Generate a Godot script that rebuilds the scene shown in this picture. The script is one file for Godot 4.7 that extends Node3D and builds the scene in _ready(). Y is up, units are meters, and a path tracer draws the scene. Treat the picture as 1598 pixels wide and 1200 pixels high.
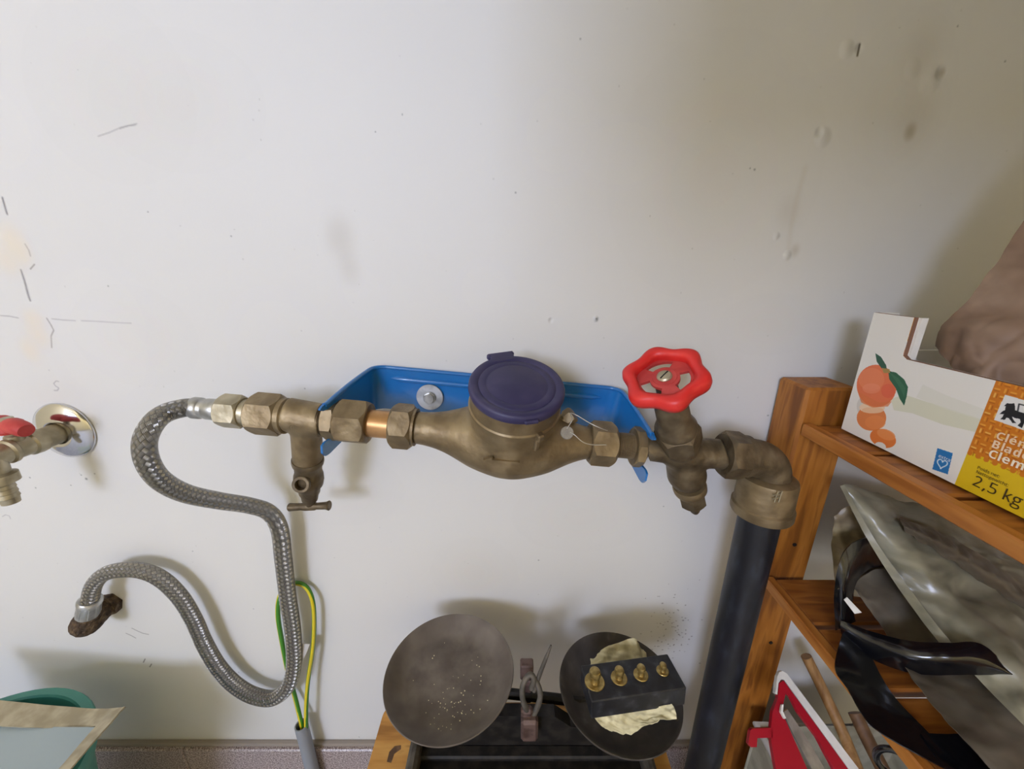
extends Node3D

# ------------------------------------------------------------------ camera numbers
const CAM := Vector3(0.0, 0.92, 0.47)
const PITCH := 17.4
const FOCAL := 590.0
var cp := cos(deg_to_rad(PITCH))
var sp := sin(deg_to_rad(PITCH))
var M := {}
var noise := FastNoiseLite.new()

func ray(px: float, py: float) -> Vector3:
	var v := -(py - 600.0) / FOCAL
	return Vector3((px - 799.0) / FOCAL, -sp + v * cp, -(cp + v * sp))
func P(px: float, py: float, z: float) -> Vector3:      # photo pixel on the plane z
	var d := ray(px, py)
	return CAM + d * ((z - CAM.z) / d.z)
func PX(px: float, py: float, x: float) -> Vector3:     # photo pixel on the plane x
	var d := ray(px, py)
	return CAM + d * (x / d.x)
func PY(px: float, py: float, y: float) -> Vector3:     # photo pixel on the plane y
	var d := ray(px, py)
	return CAM + d * ((y - CAM.y) / d.y)
func PS(px: float, py: float, z: float, floor_y: float) -> Vector3:   # on the plane z, but never below floor_y
	var a := P(px, py, z)
	return a if a.y >= floor_y else PY(px, py, floor_y)

# ------------------------------------------------------------------ mesh builder
class MB:
	var v := PackedVector3Array()
	var uv := PackedVector2Array()
	var gr := PackedInt32Array()
	var g := 0
	func t(a: Vector3, b: Vector3, c: Vector3, ua := Vector2.ZERO, ub := Vector2.ZERO, uc := Vector2.ZERO, grp := -2) -> void:
		# a b c counter-clockwise seen from outside
		var k := g if grp == -2 else grp
		v.append(a); v.append(c); v.append(b)
		uv.append(ua); uv.append(uc); uv.append(ub)
		gr.append(k); gr.append(k); gr.append(k)
	func q(a: Vector3, b: Vector3, c: Vector3, d: Vector3, grp := -2) -> void:
		t(a, b, c, Vector2(0, 0), Vector2(1, 0), Vector2(1, 1), grp)
		t(a, c, d, Vector2(0, 0), Vector2(1, 1), Vector2(0, 1), grp)
	func quv(a: Vector3, b: Vector3, c: Vector3, d: Vector3, ua: Vector2, ub: Vector2, uc: Vector2, ud: Vector2, grp := -2) -> void:
		t(a, b, c, ua, ub, uc, grp)
		t(a, c, d, ua, uc, ud, grp)
	func tout(a: Vector3, b: Vector3, c: Vector3, ref: Vector3, grp := -1) -> void:
		var n := (b - a).cross(c - a)
		if n.dot((a + b + c) / 3.0 - ref) >= 0.0:
			t(a, b, c, Vector2.ZERO, Vector2.ZERO, Vector2.ZERO, grp)
		else:
			t(a, c, b, Vector2.ZERO, Vector2.ZERO, Vector2.ZERO, grp)
	func frame(axis: Vector3, hint := Vector3.ZERO) -> Array:
		var a := axis.normalized()
		var h := hint
		if h == Vector3.ZERO:
			h = Vector3(0, 0, 1) if absf(a.z) < 0.8 else Vector3(1, 0, 0)
		var e1 := (h - a * h.dot(a)).normalized()
		return [a, e1, a.cross(e1)]
	# profile: [[h, r], ...] from the bottom of the axis outwards, up and inwards
	func lathe(o: Vector3, axis: Vector3, prof: Array, seg := 36, hint := Vector3.ZERO, sharp := 35.0) -> void:
		var f := frame(axis, hint)
		g += 1
		for i in prof.size() - 1:
			var h0: float = prof[i][0]
			var r0: float = prof[i][1]
			var h1: float = prof[i + 1][0]
			var r1: float = prof[i + 1][1]
			if i > 0:
				var d0 := Vector2(h0 - prof[i - 1][0], r0 - prof[i - 1][1])
				var d1 := Vector2(h1 - h0, r1 - r0)
				if absf(rad_to_deg(d0.angle_to(d1))) > sharp:
					g += 1
			for j in seg:
				var a0 := TAU * j / seg
				var a1 := TAU * (j + 1) / seg
				var c0: Vector3 = f[1] * cos(a0) + f[2] * sin(a0)
				var c1: Vector3 = f[1] * cos(a1) + f[2] * sin(a1)
				var p0: Vector3 = o + f[0] * h0
				var p1: Vector3 = o + f[0] * h1
				if r0 < 1e-6:
					t(p0, p1 + c1 * r1, p1 + c0 * r1)
				elif r1 < 1e-6:
					t(p0 + c0 * r0, p0 + c1 * r0, p1)
				else:
					q(p0 + c0 * r0, p0 + c1 * r0, p1 + c1 * r1, p1 + c0 * r1)
		g += 1
	# hexagonal (or n-sided) nut with turned chamfers; r is the corner radius
	func nut(o: Vector3, axis: Vector3, h0: float, h1: float, r: float, turn := 0.0, n := 6, hole := 0.0) -> void:
		var f := frame(axis)
		var mid: Vector3 = o + f[0] * (h0 + h1) * 0.5
		var ap := r * cos(PI / n)
		var ch := minf((h1 - h0) * 0.16, r * 0.16)
		var k := 6                      # points per side, so that the chamfer is round
		var ring := []
		for j in n * k:
			var a := TAU * j / (n * k)
			var loc := fposmod(a, TAU / n) - PI / n
			var rr := ap / cos(loc)     # hexagon outline
			ring.append([a + turn, rr])
		for s in 2:
			var he := h0 if s == 0 else h1
			var hd := 1.0 if s == 0 else -1.0
			for j in ring.size():
				var A = ring[j]
				var B = ring[(j + 1) % ring.size()]
				var ca: Vector3 = f[1] * cos(A[0]) + f[2] * sin(A[0])
				var cb: Vector3 = f[1] * cos(B[0]) + f[2] * sin(B[0])
				var rc := ap * 0.97
				var e: Vector3 = o + f[0] * he
				var da: float = hd * ch * clampf((A[1] - rc) / (r - rc), 0.05, 1.0)
				var db: float = hd * ch * clampf((B[1] - rc) / (r - rc), 0.05, 1.0)
				tout(e, e + ca * rc, e + cb * rc, mid)
				tout(e + ca * rc, e + cb * rc, e + cb * B[1] + f[0] * db, mid)
				tout(e + ca * rc, e + cb * B[1] + f[0] * db, e + ca * A[1] + f[0] * da, mid)
				if s == 0:
					var e2: Vector3 = o + f[0] * h1
					tout(e + ca * A[1] + f[0] * da, e + cb * B[1] + f[0] * db, e2 + cb * B[1] - f[0] * db, mid)
					tout(e + ca * A[1] + f[0] * da, e2 + cb * B[1] - f[0] * db, e2 + ca * A[1] - f[0] * da, mid)
	func tube(path: PackedVector3Array, rad, seg := 14, cap := true, urep := 1.0, closed := false) -> void:
		var n := path.size()
		g += 1
		var fr := []
		var up := Vector3.ZERO
		for i in n:
			var d := (path[mini(i + 1, n - 1)] - path[maxi(i - 1, 0)]).normalized()
			if closed:
				d = (path[(i + 1) % n] - path[(i - 1 + n) % n]).normalized()
			if up == Vector3.ZERO:
				up = Vector3(0, 0, 1) if absf(d.z) < 0.8 else Vector3(0, 1, 0)
			up = (up - d * up.dot(d)).normalized()
			fr.append([d, up, d.cross(up)])
		var len := 0.0
		var last := n if closed else n - 1
		for i in last:
			var i2 := (i + 1) % n
			var r0: float = rad[i] if rad is Array or rad is PackedFloat32Array else rad
			var r1: float = rad[i2] if rad is Array or rad is PackedFloat32Array else rad
			var l2 := len + path[i].distance_to(path[i2])
			var k := urep / (TAU * maxf(r0, 1e-4))
			for j in seg:
				var a0 := TAU * j / seg
				var a1 := TAU * (j + 1) / seg
				var A: Vector3 = path[i] + (fr[i][1] * cos(a0) + fr[i][2] * sin(a0)) * r0
				var B: Vector3 = path[i] + (fr[i][1] * cos(a1) + fr[i][2] * sin(a1)) * r0
				var C: Vector3 = path[i2] + (fr[i2][1] * cos(a1) + fr[i2][2] * sin(a1)) * r1
				var D: Vector3 = path[i2] + (fr[i2][1] * cos(a0) + fr[i2][2] * sin(a0)) * r1
				var u0 := urep * j / seg
				var u1 := urep * (j + 1) / seg
				quv(A, B, C, D, Vector2(u0, len * k), Vector2(u1, len * k), Vector2(u1, l2 * k), Vector2(u0, l2 * k))
			len = l2
		if cap and not closed:
			for e in [0, n - 1]:
				var r: float = rad[e] if rad is Array or rad is PackedFloat32Array else rad
				for j in seg:
					var a0 := TAU * j / seg
					var a1 := TAU * (j + 1) / seg
					var A: Vector3 = path[e] + (fr[e][1] * cos(a0) + fr[e][2] * sin(a0)) * r
					var B: Vector3 = path[e] + (fr[e][1] * cos(a1) + fr[e][2] * sin(a1)) * r
					tout(path[e], A, B, path[1] if e == 0 else path[n - 2])
	func box(c: Vector3, size: Vector3, bev := 0.002, b := Basis()) -> void:
		var h := size * 0.5
		bev = minf(bev, minf(h.x, minf(h.y, h.z)) * 0.9)
		for ax in 3:
			for s in [-1.0, 1.0]:
				var o1 := (ax + 1) % 3
				var o2 := (ax + 2) % 3
				var pts := []
				for k in [[-1, -1], [1, -1], [1, 1], [-1, 1]]:
					var p := Vector3.ZERO
					p[ax] = s * h[ax]
					p[o1] = k[0] * (h[o1] - bev)
					p[o2] = k[1] * (h[o2] - bev)
					pts.append(c + b * p)
				tout(pts[0], pts[1], pts[2], c); tout(pts[0], pts[2], pts[3], c)
			for s1 in [-1.0, 1.0]:
				for s2 in [-1.0, 1.0]:
					var o1 := (ax + 1) % 3
					var o2 := (ax + 2) % 3
					var pts := []
					for k in [[0, -1], [0, 1], [1, 1], [1, -1]]:
						var p := Vector3.ZERO
						p[ax] = k[1] * (h[ax] - bev)
						p[o1] = s1 * (h[o1] if k[0] == 0 else h[o1] - bev)
						p[o2] = s2 * (h[o2] if k[0] == 1 else h[o2] - bev)
						pts.append(c + b * p)
					tout(pts[0], pts[1], pts[2], c); tout(pts[0], pts[2], pts[3], c)
		for sx in [-1.0, 1.0]:
			for sy in [-1.0, 1.0]:
				for sz in [-1.0, 1.0]:
					tout(c + b * Vector3(sx * h.x, sy * (h.y - bev), sz * (h.z - bev)), c + b * Vector3(sx * (h.x - bev), sy * h.y, sz * (h.z - bev)), c + b * Vector3(sx * (h.x - bev), sy * (h.y - bev), sz * h.z), c)
	# polygon in the plane (ex, ey), from o, with a thickness along ex x ey
	func prism(poly: PackedVector2Array, o: Vector3, ex: Vector3, ey: Vector3, th: float, uvbox := Rect2()) -> void:
		var pl := poly
		if Geometry2D.is_polygon_clockwise(pl):
			pl = pl.duplicate()
			pl.reverse()
		var ez := ex.cross(ey).normalized() * th
		var idx := Geometry2D.triangulate_polygon(pl)
		for i in range(0, idx.size(), 3):
			var w := []
			var uu := []
			for k in 3:
				var p := pl[idx[i + k]]
				w.append(o + ex * p.x + ey * p.y)
				uu.append((p - uvbox.position) / uvbox.size if uvbox.size.x > 0 else Vector2.ZERO)
			var c2 := (pl[idx[i + 1]] - pl[idx[i]]).cross(pl[idx[i + 2]] - pl[idx[i]])
			if c2 < 0.0:
				var s = w[1]; w[1] = w[2]; w[2] = s
				var s2 = uu[1]; uu[1] = uu[2]; uu[2] = s2
			t(w[0] + ez, w[1] + ez, w[2] + ez, uu[0], uu[1], uu[2], -1)
			t(w[0], w[2], w[1], uu[0], uu[2], uu[1], -1)
		for i in pl.size():
			var a := pl[i]
			var b := pl[(i + 1) % pl.size()]
			var A := o + ex * a.x + ey * a.y
			var B := o + ex * b.x + ey * b.y
			q(A, B, B + ez, A + ez, -1)
	# smooth sheet through a grid of control points, with a thickness
	static func cr(a: Vector3, b: Vector3, c: Vector3, d: Vector3, s: float) -> Vector3:
		return 0.5 * (2.0 * b + (c - a) * s + (2.0 * a - 5.0 * b + 4.0 * c - d) * s * s + (3.0 * b - a - 3.0 * c + d) * s * s * s)
	static func along(r: Array, x: float) -> Vector3:
		var n := r.size()
		var i := clampi(int(x), 0, n - 2)
		return cr(r[maxi(i - 1, 0)], r[i], r[i + 1], r[mini(i + 2, n - 1)], x - i)
	func sheet(rows: Array, nu: int, nv: int, th: float, amp := 0.0, nz: FastNoiseLite = null, freq := 1.0, ridged := false) -> void:
		var grid := []
		for j in nv + 1:
			var line := []
			for i in nu + 1:
				var col := []
				for r in rows:
					col.append(along(r, float(i) / nu * (r.size() - 1)))
				line.append(along(col, float(j) / nv * (rows.size() - 1)))
			grid.append(line)
		var nor := []
		for j in nv + 1:
			var line := []
			for i in nu + 1:
				var du: Vector3 = grid[j][mini(i + 1, nu)] - grid[j][maxi(i - 1, 0)]
				var dv: Vector3 = grid[mini(j + 1, nv)][i] - grid[maxi(j - 1, 0)][i]
				line.append(du.cross(dv).normalized())
			nor.append(line)
		if amp > 0.0:
			for j in nv + 1:
				for i in nu + 1:
					var p: Vector3 = grid[j][i] * freq
					var h := nz.get_noise_3dv(p)
					if ridged:
						h = 1.0 - 3.0 * absf(h) - 0.6 * absf(nz.get_noise_3dv(p * 2.3 + Vector3(7, 3, 1)))
					grid[j][i] += nor[j][i] * h * amp
		g += 1
		var back := []
		for j in nv + 1:
			var line := []
			for i in nu + 1:
				line.append(grid[j][i] - nor[j][i] * th)
			back.append(line)
		for j in nv:
			for i in nu:
				var u0 := Vector2(float(i) / nu, float(j) / nv)
				var u1 := Vector2(float(i + 1) / nu, float(j + 1) / nv)
				quv(grid[j][i], grid[j][i + 1], grid[j + 1][i + 1], grid[j + 1][i], u0, Vector2(u1.x, u0.y), u1, Vector2(u0.x, u1.y))
				quv(back[j][i], back[j + 1][i], back[j + 1][i + 1], back[j][i + 1], u0, Vector2(u0.x, u1.y), u1, Vector2(u1.x, u0.y), g + 1)
		for j in nv:
			q(grid[j][0], grid[j + 1][0], back[j + 1][0], back[j][0], g + 2)
			q(grid[j + 1][nu], grid[j][nu], back[j][nu], back[j + 1][nu], g + 2)
		for i in nu:
			q(grid[0][i + 1], grid[0][i], back[0][i], back[0][i + 1], g + 2)
			q(grid[nv][i], grid[nv][i + 1], back[nv][i + 1], back[nv][i], g + 2)
		g += 3
	# surface nets of f(local) < 0 in the box lo..hi, put at xf
	func nets(f: Callable, lo: Vector3, hi: Vector3, cell: float, xf: Transform3D) -> void:
		var n := Vector3i(((hi - lo) / cell).ceil()) + Vector3i.ONE
		var val := PackedFloat32Array()
		val.resize(n.x * n.y * n.z)
		var sx := 1
		var sy := n.x
		var sz := n.x * n.y
		for z in n.z:
			for y in n.y:
				for x in n.x:
					val[x + y * sy + z * sz] = f.call(lo + Vector3(x, y, z) * cell)
		var vert := {}
		var offs := [0, sx, sy, sx + sy, sz, sx + sz, sy + sz, sx + sy + sz]
		var cor := [Vector3(0, 0, 0), Vector3(1, 0, 0), Vector3(0, 1, 0), Vector3(1, 1, 0), Vector3(0, 0, 1), Vector3(1, 0, 1), Vector3(0, 1, 1), Vector3(1, 1, 1)]
		var edges := [[0, 1], [2, 3], [4, 5], [6, 7], [0, 2], [1, 3], [4, 6], [5, 7], [0, 4], [1, 5], [2, 6], [3, 7]]
		for z in n.z - 1:
			for y in n.y - 1:
				for x in n.x - 1:
					var b := x + y * sy + z * sz
					var m := 0
					for k in 8:
						if val[b + offs[k]] < 0.0:
							m += 1
					if m == 0 or m == 8:
						continue
					var s := Vector3.ZERO
					var c := 0
					for e in edges:
						var va := val[b + offs[e[0]]]
						var vb := val[b + offs[e[1]]]
						if (va < 0.0) != (vb < 0.0):
							s += cor[e[0]].lerp(cor[e[1]], va / (va - vb))
							c += 1
					vert[b] = xf * (lo + (Vector3(x, y, z) + s / c) * cell)
		g += 1
		for z in range(1, n.z - 1):
			for y in range(1, n.y - 1):
				for x in range(1, n.x - 1):
					var b := x + y * sy + z * sz
					var a := val[b] < 0.0
					for ax in 3:
						var st: int = [sx, sy, sz][ax]
						if (val[b + st] < 0.0) == a:
							continue
						var o1: int = [sy, sz, sx][ax]
						var o2: int = [sz, sx, sy][ax]
						var p0 = vert.get(b - o1 - o2)
						var p1 = vert.get(b - o2)
						var p2 = vert.get(b)
						var p3 = vert.get(b - o1)
						if p0 == null or p1 == null or p2 == null or p3 == null:
							continue
						if a:
							q(p0, p1, p2, p3)
						else:
							q(p0, p3, p2, p1)
		g += 1
	func mesh(off := Vector3.ZERO) -> ArrayMesh:
		var st := SurfaceTool.new()
		st.begin(Mesh.PRIMITIVE_TRIANGLES)
		for i in v.size():
			st.set_smooth_group(gr[i])
			st.set_uv(uv[i])
			st.add_vertex(v[i] - off)
		st.generate_normals()
		st.index()
		return st.commit()
	func base() -> Vector3:
		var a := AABB(v[0], Vector3.ZERO)
		for p in v:
			a = a.expand(p)
		return Vector3(a.get_center().x, a.position.y, a.get_center().z)

# ------------------------------------------------------------------ things
var taken := {}
func numbered(s: String) -> String:
	if not taken.has(s):
		taken[s] = 0
		return s
	taken[s] += 1
	return "%s_%03d" % [s, taken[s]]
func tag(o: Node3D, label: String, cat: String, group := "") -> void:
	o.set_meta("label", label)
	o.set_meta("category", cat)
	if group:
		o.set_meta("group", group)
func thing(called: String, label: String, cat: String, at: Vector3, group := "") -> Node3D:
	var o := Node3D.new()
	o.name = numbered(called)
	o.position = at
	add_child(o)
	tag(o, label, cat, group)
	return o
func where(o: Node3D) -> Vector3:
	var p := o.position
	var q := o.get_parent()
	while q is Node3D and q != self:
		p += q.position
		q = q.get_parent()
	return p
func obj(called: String, mb: MB, mat: Material, parent: Node3D, label := "") -> MeshInstance3D:
	var o := MeshInstance3D.new()
	o.mesh = mb.mesh(where(parent))
	o.material_override = mat
	o.name = called
	parent.add_child(o, true)
	if label:
		o.set_meta("label", label)
	return o
func solo(called: String, mb: MB, mat: Material, label: String, cat: String, group := "") -> MeshInstance3D:
	var o := MeshInstance3D.new()
	var at := mb.base()
	o.mesh = mb.mesh(at)
	o.material_override = mat
	o.name = numbered(called)
	o.position = at
	add_child(o)
	tag(o, label, cat, group)
	return o
func struct(called: String, mb: MB, mat: Material) -> MeshInstance3D:
	var o := MeshInstance3D.new()
	o.mesh = mb.mesh()
	o.material_override = mat
	o.name = called
	add_child(o)
	o.set_meta("kind", "structure")
	return o

# ------------------------------------------------------------------ materials
func ntex(cols: Array, freq: float, sd: int, oct := 4, size := 256, kind := FastNoiseLite.TYPE_SIMPLEX_SMOOTH) -> NoiseTexture2D:
	var f := FastNoiseLite.new()
	f.noise_type = kind
	f.seed = sd
	f.frequency = freq
	f.fractal_octaves = oct
	var t := NoiseTexture2D.new()
	t.width = size
	t.height = size
	t.seamless = true
	t.noise = f
	var gr := Gradient.new()
	var off := PackedFloat32Array()
	var cc := PackedColorArray()
	for c in cols:
		off.append(c[0])
		cc.append(c[1])
	gr.offsets = off
	gr.colors = cc
	t.color_ramp = gr
	return t
func mat(col: Color, rough := 0.6, metal := 0.0) -> StandardMaterial3D:
	var m := StandardMaterial3D.new()
	m.albedo_color = col
	m.roughness = rough
	m.metallic = metal
	return m
func nmat(cols: Array, freq: float, sd: int, scale: Vector3, rough := 0.6, metal := 0.0, bump := 0.0) -> StandardMaterial3D:
	var m := mat(Color.WHITE, rough, metal)
	m.albedo_texture = ntex(cols, freq, sd)
	m.uv1_triplanar = true
	m.uv1_scale = scale
	if bump > 0.0:
		m.heightmap_enabled = true
		m.heightmap_texture = ntex([[0.2, Color.BLACK], [0.8, Color.WHITE]], freq * 2.0, sd + 50)
		m.heightmap_scale = bump
	return m
func C8(r: int, g: int, b: int) -> Color:
	return Color(r / 255.0, g / 255.0, b / 255.0)

func make_materials() -> void:
	M.brass = nmat([[0.25, C8(118, 101, 74)], [0.5, C8(134, 116, 86)], [0.8, C8(152, 135, 104)]], 0.012, 1, Vector3.ONE * 9, 0.5, 0.6, 0.06)
	M.brass_pale = nmat([[0.25, C8(150, 140, 114)], [0.75, C8(190, 180, 155)]], 0.012, 2, Vector3.ONE * 9, 0.42, 0.65, 0.03)
	M.brass_dark = nmat([[0.25, C8(82, 70, 52)], [0.5, C8(104, 90, 68)], [0.8, C8(128, 114, 90)]], 0.014, 3, Vector3.ONE * 9, 0.5, 0.55, 0.06)
	M.copper = nmat([[0.3, C8(168, 124, 76)], [0.7, C8(196, 152, 102)]], 0.012, 4, Vector3.ONE * 9, 0.38, 0.65)
	M.gold = nmat([[0.3, C8(150, 128, 76)], [0.7, C8(190, 168, 108)]], 0.02, 5, Vector3.ONE * 20, 0.3, 0.75)
	M.lugs = M.brass_dark
	M.blue = mat(C8(22, 110, 180), 0.28)
	M.blue.clearcoat_enabled = true
	M.blue.clearcoat = 0.7
	M.blue.clearcoat_roughness = 0.12
	M.indigo = nmat([[0.3, C8(46, 42, 78)], [0.6, C8(54, 50, 86)], [0.88, C8(72, 67, 98)]], 0.01, 6, Vector3.ONE * 8, 0.5)
	M.red = nmat([[0.3, C8(205, 36, 34)], [0.7, C8(222, 52, 46)]], 0.01, 7, Vector3.ONE * 8, 0.42)
	M.red_dusty = nmat([[0.3, C8(176, 52, 50)], [0.7, C8(196, 72, 66)]], 0.02, 8, Vector3.ONE * 8, 0.6)
	M.steel = nmat([[0.3, C8(165, 165, 162)], [0.7, C8(205, 205, 202)]], 0.02, 9, Vector3.ONE * 9, 0.35, 0.75)
	M.zinc = nmat([[0.3, C8(176, 178, 180)], [0.7, C8(206, 208, 210)]], 0.02, 10, Vector3.ONE * 9, 0.42, 0.5)
	M.chrome = mat(C8(214, 214, 216), 0.12, 1.0)
	M.black_pipe = nmat([[0.3, C8(17, 18, 25)], [0.62, C8(26, 29, 38)], [0.88, C8(44, 48, 58)]], 0.02, 11, Vector3(12, 3, 12), 0.45)
	M.rust = nmat([[0.25, C8(52, 40, 30)], [0.5, C8(84, 66, 48)], [0.8, C8(110, 92, 70)]], 0.03, 12, Vector3.ONE * 12, 0.85, 0.1, 0.25)
	M.wood = nmat([[0.2, C8(120, 67, 22)], [0.45, C8(152, 91, 32)], [0.7, C8(168, 105, 43)], [0.9, C8(134, 78, 27)]], 0.012, 13, Vector3(1.6, 14, 14), 0.5)  # shelf wood darkened a little, the lower right shade put into its colour
	M.wood_post = nmat([[0.2, C8(124, 72, 22)], [0.45, C8(158, 97, 32)], [0.7, C8(174, 112, 43)], [0.9, C8(136, 80, 27)]], 0.012, 14, Vector3(14, 1.6, 14), 0.5)
	M.wood_edge = nmat([[0.2, C8(148, 86, 28)], [0.5, C8(172, 107, 42)], [0.8, C8(188, 125, 56)]], 0.012, 15, Vector3(14, 14, 1.6), 0.5)
	M.pine = nmat([[0.2, C8(156, 106, 46)], [0.5, C8(196, 142, 70)], [0.75, C8(208, 158, 84)], [0.92, C8(140, 92, 40)]], 0.012, 16, Vector3(1.8, 14, 12), 0.6)
	M.iron_pan = nmat([[0.2, C8(92, 83, 75)], [0.5, C8(104, 95, 86)], [0.8, C8(118, 109, 99)]], 0.012, 17, Vector3.ONE * 7, 0.7, 0.1, 0.02)
	M.iron_dark = nmat([[0.2, C8(58, 52, 48)], [0.5, C8(70, 64, 59)], [0.8, C8(86, 80, 74)], [0.95, C8(112, 108, 100)]], 0.012, 18, Vector3.ONE * 7, 0.62, 0.15, 0.02)
	M.iron = nmat([[0.3, C8(26, 24, 23)], [0.7, C8(48, 44, 40)]], 0.02, 19, Vector3.ONE * 9, 0.6, 0.3)
	M.iron_red = nmat([[0.3, C8(72, 54, 50)], [0.7, C8(104, 84, 78)]], 0.02, 20, Vector3.ONE * 9, 0.6, 0.2)
	M.iron_grey = nmat([[0.3, C8(74, 70, 64)], [0.7, C8(104, 98, 90)]], 0.02, 21, Vector3.ONE * 9, 0.6, 0.3)
	M.weight_block = nmat([[0.3, C8(30, 30, 33)], [0.65, C8(44, 45, 50)], [0.9, C8(72, 72, 76)]], 0.02, 22, Vector3.ONE * 9, 0.5, 0.1)
	M.paper = nmat([[0.25, C8(190, 180, 140)], [0.7, C8(232, 224, 186)]], 0.02, 23, Vector3.ONE * 10, 0.85)
	M.kraft = nmat([[0.2, C8(112, 88, 70)], [0.5, C8(136, 110, 90)], [0.8, C8(156, 132, 112)]], 0.012, 24, Vector3.ONE * 5, 0.6, 0.0, 0.05)
	M.card = nmat([[0.3, C8(226, 222, 214)], [0.7, C8(236, 232, 224)]], 0.02, 25, Vector3.ONE * 4, 0.6)
	M.card_edge = mat(C8(128, 92, 72), 0.9)
	M.film = nmat([[0.25, C8(112, 108, 88)], [0.5, C8(142, 138, 116)], [0.8, C8(168, 164, 142)]], 0.014, 26, Vector3(3, 9, 6), 0.3)
	M.film.transparency = BaseMaterial3D.TRANSPARENCY_ALPHA
	M.film.albedo_color = Color(1, 1, 1, 0.8)
	M.film.clearcoat_enabled = true
	M.film.clearcoat = 0.5
	M.film.clearcoat_roughness = 0.25
	M.film_grey = nmat([[0.25, C8(92, 84, 73)], [0.5, C8(110, 103, 91)], [0.8, C8(130, 123, 110)]], 0.014, 27, Vector3(3, 9, 6), 0.38)
	M.film_grey.transparency = BaseMaterial3D.TRANSPARENCY_ALPHA
	M.film_grey.albedo_color = Color(1, 1, 1, 0.85)
	M.film_tan = nmat([[0.25, C8(120, 106, 84)], [0.6, C8(150, 136, 106)], [0.85, C8(176, 162, 128)]], 0.014, 42, Vector3(3, 9, 6), 0.4)
	M.film_brown = nmat([[0.25, C8(78, 68, 56)], [0.6, C8(98, 88, 74)], [0.85, C8(120, 112, 98)]], 0.014, 41, Vector3(3, 9, 6), 0.35)
	M.black_film = mat(C8(13, 14, 19), 0.2)
	M.black_film.clearcoat_enabled = true
	M.black_film.clearcoat = 0.6
	M.black_film.clearcoat_roughness = 0.15
	M.red_plastic = mat(C8(164, 16, 38), 0.35)
	M.white_plastic = nmat([[0.3, C8(214, 212, 208)], [0.7, C8(232, 230, 226)]], 0.02, 28, Vector3.ONE * 6, 0.45)
	M.bin = nmat([[0.3, C8(150, 145, 126)], [0.7, C8(170, 165, 146)]], 0.02, 29, Vector3.ONE * 6, 0.5)  # off white body darkened, the shade beneath the shelf put into it
	M.stick = nmat([[0.25, C8(138, 98, 54)], [0.6, C8(172, 130, 80)], [0.85, C8(196, 156, 104)]], 0.02, 30, Vector3(14, 3, 14), 0.55)
	M.stick_dark = nmat([[0.25, C8(88, 62, 40)], [0.7, C8(122, 90, 60)]], 0.02, 31, Vector3(14, 3, 14), 0.6)
	M.teal = mat(C8(64, 140, 126), 0.4)
	M.frost = mat(C8(176, 190, 194), 0.35)
	M.frost.transparency = BaseMaterial3D.TRANSPARENCY_ALPHA
	M.frost.albedo_color.a = 0.72
	M.frost_edge = nmat([[0.3, C8(146, 136, 110)], [0.7, C8(176, 166, 140)]], 0.02, 32, Vector3.ONE * 6, 0.4)
	M.conduit = mat(C8(140, 144, 150), 0.5)
	M.hole = mat(C8(28, 26, 26), 0.9)  # near black, stands for the shade in the bores and the screw slot
	M.green = mat(C8(66, 132, 36), 0.4)
	M.yellow = mat(C8(214, 196, 36), 0.4)
	M.tape = mat(C8(190, 186, 180), 0.6)
	M.clear = mat(C8(210, 214, 216), 0.15)
	M.clear.transparency = BaseMaterial3D.TRANSPARENCY_ALPHA
	M.clear.albedo_color.a = 0.15
	M.wire = mat(C8(190, 186, 172), 0.35, 0.6)
	M.terrazzo = nmat([[0.28, C8(104, 88, 86)], [0.4, C8(156, 140, 136)], [0.6, C8(174, 160, 155)], [0.78, C8(206, 196, 190)]], 0.09, 33, Vector3.ONE * 12, 0.35)
	M.room = mat(C8(222, 215, 192), 0.9)  # walls and ceiling out of view, tinted to warm the bounced light
	M.floor = nmat([[0.3, C8(140, 146, 164)], [0.7, C8(168, 174, 192)]], 0.03, 34, Vector3.ONE * 2, 0.6)  # bluish floor, out of view, tinted so its bounce cools the lower wall
	M.blocker = mat(C8(205, 194, 162), 0.9)  # for the added light blocker behind the camera
	# braid of the hose, gaps between the wires painted darker as shade
	var im := Image.create(128, 128, false, Image.FORMAT_RGB8)
	var hm := Image.create(128, 128, false, Image.FORMAT_RGB8)
	for y in 128:
		for x in 128:
			var u := x / 64.0
			var w := y / 64.0
			var a := u + w
			var b := u - w
			var ca := int(floor(a))
			var cb := int(floor(b))
			var over := posmod(ca + cb, 2) == 0
			var s := (a - ca) if over else (b - cb)      # across the bundle
			var l := (b - cb) if over else (a - ca)      # along the bundle
			var wires := 0.5 + 0.5 * cos(TAU * 4.0 * s + PI)
			var arch := sin(PI * l)
			var h := (0.35 + 0.65 * wires) * (0.45 + 0.55 * sqrt(maxf(arch, 0.0)))
			if s < 0.06 or s > 0.94:
				h *= 0.3
			hm.set_pixel(x, y, Color(h, h, h))
			var c := 0.36 + 0.46 * h
			im.set_pixel(x, y, Color(c, c * 0.985, c * 0.955))
	M.braid = mat(Color.WHITE, 0.27, 1.0)
	M.braid.albedo_texture = ImageTexture.create_from_image(im)
	M.braid.heightmap_enabled = true
	M.braid.heightmap_texture = ImageTexture.create_from_image(hm)
	M.braid.heightmap_scale = 0.14

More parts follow.
